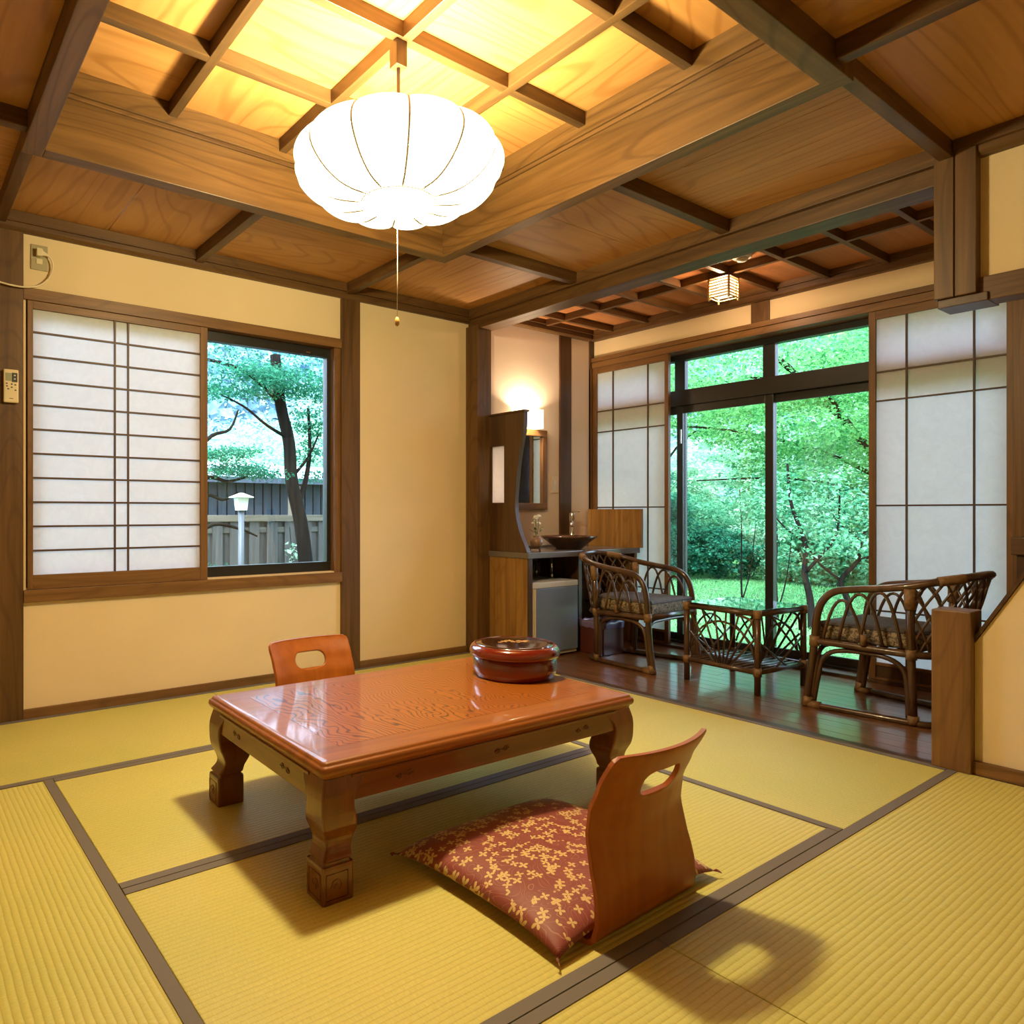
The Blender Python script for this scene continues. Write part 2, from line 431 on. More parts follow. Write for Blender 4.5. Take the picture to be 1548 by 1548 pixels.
# ================================================================== SETTING: walls
wb_ = MB()
wb_.box(-1.3, .515, YB, YB + .10, -.05, 2.42); wb_.box(.515, 2.20, YB, YB + .10, -.05, .60); wb_.box(.515, 2.20, YB, YB + .10, 1.93, 2.42)
wb_.box(2.20, 3.24, YB, YB + .10, -.05, 2.42)
wall_back = structure('wall_back', wb_, M_WALL, 'cream plaster wall with the window and dark posts', 'wall')
alc = structure('wall_alcove', MB().box(3.24, 4.58, YB, YB + .10, -.05, 2.42), M_WALL2, 'pinkish plaster alcove wall behind the washstand', 'wall')
PF = 3.643
box('post', .30, .504, PF, YB + .02, 0, 2.31, beamwood('Z'), wall_back, .003)
box('post', 2.193, 2.324, PF, YB + .02, 0, 2.30, beamwood('Z'), wall_back, .003)
box('corner_post', 3.184, 3.310, 3.545, YB + .02, 0, 2.20, beamwood('Z'), wall_back, .003)
box('post', 4.110, 4.237, PF + .004, YB + .02, .70, 2.29, darkboard('Z'), alc, .002)
box('corner_strip', 4.455, 4.50, PF - .0, YB + .02, 0, 2.285, darkboard('Z'), alc, .002)
box('baseboard', .504, 2.193, 3.647, YB + .01, 0, .044, trimwood('X'), wall_back, .002)
box('baseboard', 2.324, 3.184, 3.647, YB + .01, 0, .044, trimwood('X'), wall_back, .002)
box('baseboard', -1.2, .30, 3.647, YB + .01, 0, .044, trimwood('X'), wall_back, .002)
cm = MB().prism([(3.615, 2.31), (3.615, 2.262), (3.630, 2.262), (3.630, 2.240), (3.642, 2.226), (3.67, 2.226), (3.67, 2.31)], 'X', -1.25, 3.20)
centred('cornice', cm, beamwood('X'), wall_back)

# left window: wooden surround, black sash, shoji
w1 = structure('window_1', None, None, 'wooden framed window with black sash beside a shoji screen', 'window')
box('head_trim', .504, 2.193, PF, YB + .06, 1.925, 1.980, trimwood('X'), w1, .002)
box('sill_trim', .504, 2.193, PF - .006, YB + .06, .535, .592, trimwood('X'), w1, .002)
box('side_jamb', 2.150, 2.193, PF + .012, YB + .10, .592, 1.925, trimwood('Z'), w1, .002)
box('side_jamb', .504, .520, PF + .03, YB + .10, .592, 1.925, trimwood('Z'), w1, .002)
for (n, a) in (('sash_rail', (.52, 2.15, 3.70, 3.75, .592, .655)), ('sash_rail', (.52, 2.15, 3.70, 3.75, 1.872, 1.925)),
               ('sash_stile', (2.125, 2.15, 3.70, 3.75, .655, 1.872)), ('sash_stile', (.52, .55, 3.70, 3.75, .655, 1.872)), ('sash_stile', (1.31, 1.36, 3.705, 3.745, .655, 1.872))):
    box(n, *a, M_ALU, w1, .002)
box('glass_pane', .55, 1.31, 3.722, 3.727, .655, 1.872, M_GLASS, w1)
box('glass_pane', 1.36, 2.125, 3.722, 3.727, .655, 1.872, M_GLASS, w1)
box('outer_sill', .50, 2.17, 3.76, 3.80, .57, .60, M_ALU, w1)
box('latch', 1.985, 2.01, 3.694, 3.70, 1.880, 1.888, M_CHROME, w1)

# garden door wall
wr = MB()
wr.box(XW, XW + .20, -.4, 3.76, 2.145, 2.42); wr.box(XW, XW + .20, -.4, 1.02, -.05, 2.145); wr.box(XW + .08, XW + .20, 3.70, 3.76, -.05, 2.145)
wall_right = structure('wall_right', wr, M_WALL, 'cream plaster wall strip above the garden doors', 'wall')
cm = MB().prism([(4.44, 2.37), (4.44, 2.325), (4.455, 2.325), (4.455, 2.292), (4.465, 2.282), (4.51, 2.282), (4.51, 2.37)], 'Y', -.3, 3.66)
# prism along Y takes (x, z)
centred('cornice', cm, beamwood('Y'), wall_right)
cm = MB().prism([(3.60, 2.37), (3.60, 2.325), (3.615, 2.325), (3.615, 2.292), (3.625, 2.282), (3.67, 2.282), (3.67, 2.37)], 'X', 3.33, 4.44)
centred('cornice', cm, beamwood('X'), alc)
box('lintel', 4.462, 4.70, .95, 3.655, 2.118, 2.150, trimwood('Y'), wall_right, .002)
box('lintel', 4.470, 4.70, .95, 3.655, 2.072, 2.116, trimwood('Y'), wall_right, .002)
box('short_post', 4.488, 4.52, 2.272, 2.388, 2.150, 2.284, beamwood('Z'), wall_right, .002)
box('post', 4.44, 4.60, .985, 1.068, 0, 2.118, trimwood('Z'), wall_right, .003)
box('post', 4.455, 4.60, 3.640, 3.66, 0, 2.072, trimwood('Z'), wall_right, .002)
box('sill_board', 4.462, 4.70, 1.07, 3.70, -.05, .016, darkboard('Y'), wall_right, .002)

d1 = structure('door_1', None, None, 'black aluminium sliding garden doors with upper lights', 'door')
DX0, DX1 = 4.600, 4.665
def dbox(n, y0, y1, z0, z1, x0=DX0, x1=DX1): return box(n, x0, x1, y0, y1, z0, z1, M_ALU, d1, .003)
dbox('frame_head', 1.02, 3.70, 2.033, 2.072); dbox('frame_sill', 1.02, 3.70, .016, .030, 4.585, 4.685)
dbox('transom_bar', 1.02, 3.70, 1.708, 1.819, 4.590, 4.675); 
dbox('frame_jamb', 1.02, 1.06, .030, 2.033); dbox('frame_jamb', 3.66, 3.70, .030, 2.033)
ys = (3.68, 2.972, 2.335, 1.70, 1.04)
for i in range(1, 4):
    y = ys[i]
    dbox('upper_mullion', y - .040, y + .040, 1.819, 2.033, 4.610, 4.655)
for i in range(4):
    y1, y0 = ys[i], ys[i + 1]; xx = 4.605 if i % 2 else 4.633
    sash = thing('door_sash', '', 'x'); del sash['label']; del sash['category']; sash.parent = d1
    for n, a in (('sash_stile', (y1 - .046 + .02, y1 + .02, .030, 1.708)), ('sash_stile', (y0 - .03, y0 + .022, .030, 1.708)),
                 ('sash_rail', (y0 + .022, y1 - .026, .030, .078)), ('sash_rail', (y0 + .022, y1 - .026, 1.656, 1.708))):
        box(n, xx, xx + .026, *a, M_ALU, sash, .002)
    box('glass_pane', xx + .011, xx + .016, y0 + .022, y1 - .026, .078, 1.656, M_GLASS, sash)
    box('upper_pane', 4.630, 4.635, y0 + .04, y1 - .04, 1.819, 2.033, M_GLASS, d1)
box('door_handle', 4.598, 4.6055, 2.950, 2.962, 1.44, 1.54, M_CHROME, d1)

# partition on the tatami edge (right side): beam, hanging post, upper wall, sloping low wall
wn = MB().box(3.215, 3.275, -.9, .866, 1.795, 2.42)
wall_upper = structure('wall_upper', wn, M_WALL, 'hanging plaster wall right of the cut-off post', 'wall')
box('rail', 3.195, 3.290, -.9, .866, 1.710, 1.797, beamwood('Y'), wall_upper, .003)
cm = MB().prism([(3.160, 2.31), (3.160, 2.268), (3.178, 2.268), (3.178, 2.248), (3.190, 2.232), (3.22, 2.232), (3.22, 2.31)], 'Y', -.9, .93)
centred('cornice', cm, beamwood('Y'), wall_upper)
hp = MB().box(3.168, 3.30, .864, .925, 1.740, 2.30, .003); hp.box(3.168, 3.30, .931, .992, 1.740, 2.30, .003); hp.box(3.175, 3.295, .92, .94, 1.742, 2.29)
centred('hanging_post', hp, beamwood('Z'), wall_upper)
box('post_cap', 3.185, 3.315, .835, .985, 1.708, 1.740, darkboard('X'), wall_upper, .003)

low = MB().prism([(.882, 0), (.882, .468), (.60, .965), (.30, 1.02), (-.90, 1.02), (-.90, 0)], 'X', 3.215, 3.275)
wall_low = structure('wall_low', low, M_WALL, 'low sloping plaster wall beside the wooden newel post', 'wall')
cap = MB().hexa([(3.205, .885, .466), (3.285, .885, .466), (3.285, .60, .968), (3.205, .60, .968)], [(3.205, .893, .474), (3.285, .893, .474), (3.285, .607, .982), (3.205, .607, .982)])
centred('wall_cap', cap, darkboard('Y'), wall_low)
box('baseboard', 3.190, 3.222, -.9, .880, 0, .046, trimwood('Y'), wall_low, .002)
np_ = MB().box(3.170, 3.292, .880, 1.001, 0, .588, .006)
centred('newel_post', np_, trimwood('Z'), wall_low)

# boxed wainscot against the post at the far right of the door wall
t1 = structure('trim_1', None, None, 'dark wooden box panel with cap below the post', 'trim')
box('panel', 4.18, 4.44, .55, .985, 0, .755, darkboard('Z'), t1, .003)
box('panel_stile', 4.165, 4.18, .90, .988, 0, .755, darkboard('Z'), t1, .002)
box('cap', 4.14, 4.44, .50, 1.005, .755, .835, beamwood('Y'), t1, .004)
# unseen closing walls of the room
structure('wall_left', MB().box(-1.32, -1.22, -1.4, 3.76, -.05, 2.42), M_WALL, 'plaster wall on the left of the room', 'wall')
structure('wall_front', MB().box(-1.3, 4.6, -1.46, -1.36, -.05, 2.42), M_WALL, 'plaster wall behind the viewpoint', 'wall')
structure('wall_deck_end', MB().box(3.275, 4.6, -.46, -.38, -.05, 2.42), M_WALL, 'plaster wall closing the deck strip', 'wall')

# ================================================================== SETTING: ceiling
CX, CY = 1.370, 1.895
ox0, ox1, oy0, oy1 = .385, 2.335, .930, 2.850     # outer edges of the coffer frame
BT = .068
ix0, ix1, iy0, iy1 = ox0 + BT, ox1 - BT, oy0 + BT, oy1 - BT
ceiling = structure('ceiling', MB().box(-1.5, 4.80, -1.6, 3.86, 2.62, 2.74), darkboard('X'), 'coffered cedar board ceiling with dark battens', 'ceiling')
def cbox(n, x0, x1, y0, y1, z0, z1, mat, bev=.002): return box(n, x0, x1, y0, y1, z0, z1, mat, ceiling, bev)
# coffer frame
ZB = 2.233
cbox('coffer_beam', ox0, ox0 + BT, oy0, oy1, ZB, 2.60, lightbeam('Y'), .003); cbox('coffer_beam', ox1 - BT, ox1, oy0, oy1, ZB, 2.60, lightbeam('Y'), .003)
cbox('coffer_beam', ix0, ix1, oy0, oy0 + BT, ZB, 2.60, lightbeam('X'), .003); cbox('coffer_beam', ix0, ix1, oy1 - BT, oy1, ZB, 2.60, lightbeam('X'), .003)
for (x0, x1, y0, y1, ax) in ((ix0, ix0 + .020, iy0, iy1, 'Y'), (ix1 - .020, ix1, iy0, iy1, 'Y'), (ix0, ix1, iy0, iy0 + .020, 'X'), (ix0, ix1, iy1 - .020, iy1, 'X')):
    cbox('coffer_moulding', x0, x1, y0, y1, 2.455, 2.56, lightbeam(ax)); 
for (x0, x1, y0, y1, ax) in ((ix0, ix0 + .010, iy0, iy1, 'Y'), (ix1 - .010, ix1, iy0, iy1, 'Y'), (ix0, ix1, iy0, iy0 + .010, 'X'), (ix0, ix1, iy1 - .010, iy1, 'X')):
    cbox('coffer_bead', x0, x1, y0, y1, 2.440, 2.455, beamwood(ax), .001)
PT = .470
xs = [ix0] + [CX + k * PT for k in (-1, 0, 1)] + [ix1]; yq = [iy0] + [CY - .015 + k * PT * .985 for k in (-1, 0, 1)] + [iy1]
bw = .017
for x in xs[1:-1]: cbox('coffer_batten', x - bw, x + bw, iy0 + .02, iy1 - .02, 2.486, 2.545, cofferbatten('Y'), .002)
for y in yq[1:-1]: cbox('coffer_batten', ix0 + .02, ix1 - .02, y - bw, y + bw, 2.4865, 2.5455, cofferbatten('X'), .002)
for i in range(4):
    for j in range(4):
        cbox('ceiling_panel', xs[i] + .004, xs[i + 1] - .004, yq[j] + .004, yq[j + 1] - .004, 2.540, 2.552, panelwood('X' if (i + j) % 2 else 'Y'), 0)
# lower ring of boards
ZL = 2.312
def cell(x0, x1, y0, y1, ax, n):
    for k in range(n):
        g = .0015
        if ax == 'X':
            a, b = y0 + (y1 - y0) * k / n, y0 + (y1 - y0) * (k + 1) / n; cbox('ceiling_panel', x0, x1, a + g, b - g, ZL, ZL + .012, panelwood('X'), 0)
        else:
            a, b = x0 + (x1 - x0) * k / n, x0 + (x1 - x0) * (k + 1) / n; cbox('ceiling_panel', a + g, b - g, y0, y1, ZL, ZL + .012, panelwood('Y'), 0)
bx = (.41, 1.32, 2.235); by = (.955, 1.812, 2.715)
cell(.41, 1.32, oy1, 3.65, 'Y', 2); cell(1.32, 2.235, oy1, 3.65, 'X', 2); cell(ox1, 3.20, 2.715, 3.65, 'Y', 3); cell(2.235, ox1, oy1, 3.65, 'Y', 1)
cell(ox1, 3.20, 1.812, 2.715, 'X', 2); cell(ox1, 3.20, .955, 1.812, 'Y', 4)
cell(2.235, 3.20, .0, .955, 'X', 1); cell(2.235, 3.20, -.95, .0, 'Y', 2); cell(1.32, 2.235, .0, oy0, 'Y', 2); cell(.41, 1.32, .0, oy0, 'X', 2)
cell(-.46, .41, -.95, .0, 'X', 2); cell(.41, 2.235, -.95, .0, 'Y', 4); cell(-.46, .385, .0, .955, 'Y', 2); cell(-.46, .385, .955, 1.812, 'X', 2); cell(-.46, .385, 1.812, 2.715, 'Y', 2)
cell(-.46, .41, 2.715, 3.65, 'X', 3); cell(-1.22, -.46, -1.37, 3.65, 'Y', 2); cell(-.46, 3.20, -1.37, -.95, 'Y', 5)
hb = .022
for x in bx:
    cbox('ceiling_batten', x - hb, x + hb, oy1, 3.63, 2.252, ZL + .002, beamwood('Y'), .003); cbox('ceiling_batten', x - hb, x + hb, -1.35, oy0, 2.252, ZL + .002, beamwood('Y'), .003)
for y in by:
    cbox('ceiling_batten', ox1, 3.19, y - hb, y + hb, 2.252, ZL + .002, beamwood('X'), .003); cbox('ceiling_batten', -1.2, ox0, y - hb, y + hb, 2.252, ZL + .002, beamwood('X'), .003)
cbox('ceiling_batten', -1.2, 3.19, -hb, hb, 2.252, ZL + .002, beamwood('X'), .003)
cbox('edge_batten', -.48, -.43, -1.35, 3.63, 2.245, ZL + .002, beamwood('Y'), .003)
# beam between the mats and the deck
cbox('deck_beam', 3.200, 3.330, .99, 3.655, 2.178, 2.40, beamwood('Y'), .004)
cbox('beam_moulding', 3.172, 3.200, .99, 3.615, 2.246, 2.312, beamwood('Y'), .002)
cbox('deck_beam', 3.200, 3.330, -.9, .868, 2.40, 2.50, beamwood('Y'), .004)
# deck ceiling
dzb, dzp = 2.312, 2.358
dys = [3.437 - .305 * k for k in range(0, 13)]
cbox('deck_batten', 3.918 - .014, 3.918 + .014, -.38, 3.60, dzb, dzp + .003, beamwood('Y'), .002)
for y in dys: cbox('deck_batten', 3.33, 4.45, y - .014, y + .014, dzb + .0005, dzp + .0035, beamwood('X'), .002)
dy = [3.60] + dys
for a, b in zip(dy[:-1], dy[1:]):
    for (x0, x1) in ((3.33, 3.918), (3.918, 4.45)):
        cbox('deck_panel', x0, x1, b + .002, a - .002, dzp, dzp + .01, wood('deck_cedar', (.42, .16, .05, 1), (.55, .24, .085, 1), 'X', .45, fig=.3), 0)
# ================================================================== pendant lamp
LX, LY = 1.356, 1.894
pl = thing('pendant_lamp', 'large glowing white paper pendant lamp hanging from the coffered ceiling', 'lamp', (LX, LY, 0))
prof = [(.004, 1.966), (.06, 1.963), (.118, 1.962), (.125, 1.9615), (.18, 1.963), (.235, 1.974), (.285, 2.000), (.322, 2.035), (.343, 2.072), (.338, 2.108), (.312, 2.140), (.275, 2.160), (.24, 2.170), (.215, 2.172)]
th0 = math.radians(240)
def lob(r, th, k): return r * (1 - k + k * math.sqrt(abs(math.sin(6 * (th - th0)))))
SEG = 12 * 12
def dense(p, n=3):
    c = cr([(a, 0, b) for a, b in p], n); return [(v.x, v.z) for v in c]
sh = MB(); rows = []
for r, z in [q for q in dense(prof) if q[0] > .1195]:
    k = .055 * min(1, max(0, (r - .12) / .12)); zz = z
    rows.append([(lob(r, th0 + 2 * PI * j / SEG, k) * math.cos(th0 + 2 * PI * j / SEG), lob(r, th0 + 2 * PI * j / SEG, k) * math.sin(th0 + 2 * PI * j / SEG),
                  zz - .010 * max(0, min(1, (r - .12) / .12)) * (1 if z < 2.05 else 0) * (abs(math.sin(6 * 2 * PI * j / SEG)) ** .5)) for j in range(SEG)])
sh.rings(rows, False)
M_SHADE = emit('glowing_paper', (1.0, .86, .62, 1), 2.6, .34)
obj('lamp_shade', sh, M_SHADE, pl)
obj('bottom_cover', MB().rings([[(r * math.cos(2 * PI * j / 48), r * math.sin(2 * PI * j / 48), 1.962) for j in range(48)] for r in (.002, .06, .1205)], False), emit('bottom_cover_paper', (1.0, .88, .66, 1), 3.4, .60), pl)
def rk(r): return 1.004 - .055 * min(1, max(0, (r - .12) / .12))
for k in range(12):
    th = th0 + 2 * PI * k / 12
    pts = [(r * rk(r) * math.cos(th), r * rk(r) * math.sin(th), z) for r, z in dense(prof[3:], 2)]
    obj('rib', MB().tube(pts, .0036, 5), M_RIBWIRE, pl)
obj('bottom_hoop', MB().tube([(.121 * math.cos(a * PI / 24), .121 * math.sin(a * PI / 24), 1.961) for a in range(48)], .0016, 5, True), M_RIBWIRE, pl)
obj('top_hoop', MB().tube([(.215 * math.cos(a * PI / 24), .215 * math.sin(a * PI / 24), 2.172) for a in range(48)], .0025, 5, True), M_RIBWIRE, pl)
obj('cord', MB().tube([(0, 0, 2.12), (0, 0, 2.41)], .006, 8), darkboard('Z'), pl)
obj('ceiling_box', MB().box(-.021, .021, -.021, .021, 2.402, 2.4865, .002), darkboard('Z'), pl)
obj('spreader', MB().box(-.215, .215, -.004, .004, 2.166, 2.172).box(-.004, .004, -.215, .215, 2.166, 2.172), M_RIBWIRE, pl)
pc = obj('pull_cord', MB().tube([(-.004, .0, 1.962), (-.004, 0, 1.70), (-.005, 0, 1.585)], .0013, 5), M_CORD, pl)
obj('pull_knob', MB().lathe([(.001, 1.588), (.006, 1.583), (.0075, 1.572), (.007, 1.562), (.001, 1.557)], -.005, 0, 10), flat('brass_knob', (.55, .30, .08, 1), .4, .3), pc)
ld = bpy.data.lights.new('pendant_bulb', 'POINT'); ld.energy = 225; ld.color = (1.0, .82, .44); ld.shadow_soft_size = .08
lo = bpy.data.objects.new('pendant_bulb', ld); COL.objects.link(lo); lo.location = (LX, LY, 2.06)

# ================================================================== low table
TX, TY, TR = 1.440, 1.876, math.radians(-1.2)
tb = thing('low_table', 'low lacquered wooden table with carved apron and burl top on the straw mats', 'table', (TX, TY, 0), TR)
hw, hd = .590, .399
def slab(hx, hy, prof):        # rounded rectangle loft: profile of (inset, z)
    m = MB(); rows = [[(x, y, z) for x, y in rrect(2 * (hx - i), 2 * (hy - i), max(.004, .016 - i * .5), 4)] for i, z in prof]
    return m.rings(rows, True)
obj('tabletop', slab(hw, hd, [(.018, .300), (.012, .302), (.010, .309), (.004, .311), (.0005, .317), (0, .323), (.0015, .330), (.005, .3335), (.0085, .3345), (.0095, .3375), (.012, .3415), (.017, .343), (.030, .343)]), tablewood('X'), tb)
obj('burl_panel', MB().box(-hw + .105, hw - .105, -hd + .105, hd - .105, .335, .3434), M_BURL, tb)
for s in (-1, 1):
    a = obj('apron', MB().box(-hw + .09, hw - .09, s * (hd - .028), s * (hd - .012), .236, .301, .002), tabledark('X'), tb)
    obj('bead', MB().box(-hw + .09, hw - .09, s * (hd - .030), s * (hd - .0095), .292, .300, .002), tabledark('X'), a)
    b = obj('apron', MB().box(s * (hw - .028), s * (hw - .012), -hd + .09, hd - .09, .236, .301, .002), tabledark('Y'), tb)
    obj('bead', MB().box(s * (hw - .030), s * (hw - .0095), -hd + .09, hd - .09, .292, .300, .002), tabledark('Y'), b)
    def scroll(m, cx, fx):
        sp = lambda e: [(cx + e * (.016 + .012 * math.cos(t * .7) * (1 - t / 14)), .268 + e * .010 * math.sin(t * .7) * (1 - t / 14)) for t in range(0, 12)]
        m.tube([fx(p) for p in sp(1)[::-1] + [(cx + .006, .268)] + [(cx - .006, .268)] + sp(-1)], .0018, 5)
    for cx in ((-.34, 0, .34)):
        m = MB(); scroll(m, cx, lambda p: (p[0], s * (hd - .0115), p[1])); obj('carved_scroll', m, tabledark('X'), a)
    for cx in ((-.17, .17)):
        m = MB(); scroll(m, cx, lambda p: (s * (hw - .0115), p[0], p[1])); obj('carved_scroll', m, tabledark('Y'), b)
legp = [(0, .003, .086), (.004, 0, .088), (.084, 0, .088), (.088, .003, .086), (.091, .007, .083), (.098, .008, .082), (.103, .004, .086), (.112, .010, .088), (.124, .017, .091), (.140, .020, .098), (.158, .015, .104),
        (.178, .006, .104), (.20, .0015, .098), (.225, 0, .092), (.25, .0, .094), (.268, .002, .104), (.285, .006, .120), (.300, .010, .125)]
legp = [(v.x, v.y, v.z) for v in cr(legp, 2)]
for sx in (-1, 1):
    for sy in (-1, 1):
        m = MB(); rows = []
        for z, o, i in legp:
            c = (o + i) / 2; w = i - o
            rows.append([(sx * (hw - .004 - x), sy * (hd - .004 - y), z) for x, y in rrect(w, w, .006, 2, c, c)])
        m.rings(rows, True, smooth=False)
        lg = obj('leg', m, tabledark('Z'), tb)
        m = MB()
        for fx in (lambda p: (sx * (hw - .0035), sy * (hd - .044 + p[0]), p[1]), lambda p: (sx * (hw - .044 + p[0]), sy * (hd - .0035), p[1])):
            m.tube([fx(p) for p in [(-.030, .012), (.030, .012), (.030, .074), (-.030, .074)]], .0014, 4, True)
            m.tube([fx((.018 * (1 - t / 14) * math.cos(t * .75), .042 + .020 * (1 - t / 14) * math.sin(t * .75))) for t in range(13)], .0018, 5)
        obj('carved_block', m, tabledark('Z'), lg)

# lacquer tub
lt = thing('lacquer_tub', 'round red brown lacquer tub with lid standing on the low table', 'tub', (1.898, 1.907, .3434))
obj('tub_body', MB().lathe([(.135, 0), (.143, .0015), (.146, .006), (.1465, .012), (.151, .016), (.1535, .030), (.1545, .088)], seg=56), M_LACQ, lt)
lid = obj('lid', MB().lathe([(.156, .078), (.163, .079), (.1655, .083), (.1662, .092), (.1650, .101), (.161, .109), (.154, .1155), (.146, .1185), (.143, .1175)], seg=64), M_LACQ, lt)
obj('lid_top', MB().lathe([(.1435, .116), (.1435, .1178), (.12, .1200), (.06, .1222), (.001, .123)], seg=56), flat('dark_lacquer', (.035, .009, .005, 1), .14, coat=1.0, nb=3), lid)
m = MB()
for (x, y, r) in ((-.035, .01, .011), (-.015, .02, .012), (-.005, -.002, .009), (.02, .014, .008), (.035, .0, .012), (.05, .012, .008), (-.055, -.004, .007), (.012, -.014, .007)):
    z = .1228 - (x * x + y * y) * .35
    m.prism([(x + r * (1 + .45 * math.cos(5 * a * PI / 10)) * math.cos(a * PI / 10), y + r * (1 + .45 * math.cos(5 * a * PI / 10)) * math.sin(a * PI / 10)) for a in range(20)], 'Z', z - .002, z + .0012)
o = obj('gold_flowers', m, M_GOLD, lid); o.rotation_euler = (0, 0, math.radians(-30))

# ================================================================== legless chairs (zaisu)
def zprofile(z):     # forward offset of the back at height z (seat edge 0)
    c = [(0.0, .022), (.016, .012), (.045, .003), (.10, .006), (.17, .022), (.23, .032), (.29, .024), (.35, -.002), (.42, -.040)]
    for (z0, y0), (z1, y1) in zip(c[:-1], c[1:]):
        if z <= z1:
            t = (z - z0) / (z1 - z0); t = t * t * (3 - 2 * t) * .35 + t * .65; return y0 + (y1 - y0) * t
    return c[-1][1]
def zback(s, z):
    c = min(1, max(0, (z - .06) / .24)); c = c * c * (3 - 2 * c)
    return Vector((s, zprofile(z) + (1.15 * s * s - .030) * c, z))
def make_zaisu(name, label, loc, rz):
    t = thing(name, label, 'floor chair', loc, rz)
    # outline of the back: height z, half width
    H0, H1 = .016, .425
    def hwid(z):
        u = (z - H0) / (H1 - H0); return .197 - .008 * math.sin(u * PI) - .012 * u
    N = 96; hz = .340
    hole = rrect(.142, .062, .0305, 12)
    def outer(a):
        dx, dz = math.cos(a), math.sin(a); lo_, hi = 0.0, 1.0
        for _ in range(40):
            md = (lo_ + hi) / 2; x, z = dx * md, hz + dz * md
            r = .022; ins = H0 <= z <= H1 and abs(x) <= hwid(min(max(z, H0), H1))
            if ins:
                w = hwid(z); ex, ez = abs(x) - (w - r), z - (H1 - r)
                if ex > 0 and ez > 0 and ex * ex + ez * ez > r * r: ins = False
            if ins: lo_ = md
            else: hi = md
        return lo_
    angs = []
    for x, z in hole: angs.append(math.atan2(z, x))
    # densify evenly
    A = [2 * PI * k / N for k in range(N)]
    for cx, cz in ((hwid(H0), H0 - hz), (-hwid(H0), H0 - hz)):
        ca = math.atan2(cz, cx) % (2 * PI); i = min(range(N), key=lambda q: abs(A[q] - ca)); A[i] = ca
    def hr(a):
        dx, dz = abs(math.cos(a)), abs(math.sin(a)); lo_, hi = 0, .2
        for _ in range(30):
            md = (lo_ + hi) / 2; x, z = dx * md, dz * md; r = .0305; ex = max(0, x - (.071 - r)); ez = max(0, z - (.031 - r))
            if ex * ex + ez * ez <= r * r: lo_ = md
            else: hi = md
        return lo_
    MR = 26; th = .0055
    bm = bmesh.new(); front = []; back = []
    for i in range(MR + 1):
        f = (i / MR); rf = []; rb = []
        for a in A:
            r0, r1 = hr(a), outer(a); r = r0 + (r1 - r0) * f
            s, z = math.cos(a) * r, hz + math.sin(a) * r
            p = zback(s, z); e = .004
            n = (zback(s + e, z) - zback(s - e, z)).cross(zback(s, z + e) - zback(s, z - e)).normalized()
            rf.append(bm.verts.new(p - n * th)); rb.append(bm.verts.new(p + n * th))
        front.append(rf); back.append(rb)
    fm = []
    for i in range(MR):
        for j in range(N):
            k = (j + 1) % N
            f = bm.faces.new((front[i][j], front[i][k], front[i + 1][k], front[i + 1][j])); f.smooth = True
            f = bm.faces.new((back[i][k], back[i][j], back[i + 1][j], back[i + 1][k])); f.smooth = True
    for R_, S_ in ((front[0], back[0]), (back[MR], front[MR])):
        for j in range(N):
            k = (j + 1) % N; f = bm.faces.new((R_[k], R_[j], S_[j], S_[k])); f.material_index = 1
    mb = MB(); mb.bm.free(); mb.bm = bm
    b = obj('backrest', mb, plywood('Z'), t); b.data.materials.append(M_PLYEDGE)
    # bent seat board
    rows = []
    path = [(.40, .0075), (.30, .0066), (.20, .0062), (.12, .0062), (.07, .0062), (.04, .0064), (.022, .009), (.0125, .0165)]
    path = [(v.x, v.z) for v in cr([(a, 0, c) for a, c in path], 3)]
    bm = bmesh.new(); top = []; bot = []
    for i, (y, z) in enumerate(path):
        w = .197 + .02 * max(0, y - .1)
        a_, b_ = path[max(i - 1, 0)], path[min(i + 1, len(path) - 1)]
        d = Vector((b_[0] - a_[0], b_[1] - a_[1])).normalized(); n = Vector((d.y, -d.x))
        if n.y < 0 and z < .008: n = -n
        blend = min(1, max(0, (.08 - y) / .05))
        rt, rb = [], []
        for k in range(17):
            s = -w + 2 * w * k / 16; off = 0.0
            rt.append(bm.verts.new((s, y + off + n.x * th, z + n.y * th))); rb.append(bm.verts.new((s, y + off - n.x * th, z - n.y * th)))
        top.append(rt); bot.append(rb)
    for i in range(len(path) - 1):
        for k in range(16):
            bm.faces.new((top[i][k], top[i][k + 1], top[i + 1][k + 1], top[i + 1][k])).smooth = True
            bm.faces.new((bot[i][k + 1], bot[i][k], bot[i + 1][k], bot[i + 1][k + 1])).smooth = True
        for k in (0, 16): bm.faces.new((top[i][k], top[i + 1][k], bot[i + 1][k], bot[i][k]))
    bm.faces.new([*top[0], *bot[0][::-1]])
    mb = MB(); mb.bm.free(); mb.bm = bm
    obj('seat_board', mb, plywood('Y'), t)
    return t
make_zaisu('floor_chair', 'curved plywood legless chair behind the red cushion, nearest the viewer', (1.440, 1.005, .0), math.radians(1.5))
make_zaisu('floor_chair', 'plywood legless chair on the far side of the low table near the wall', (1.418, 2.585, .0), math.radians(180 + 1))

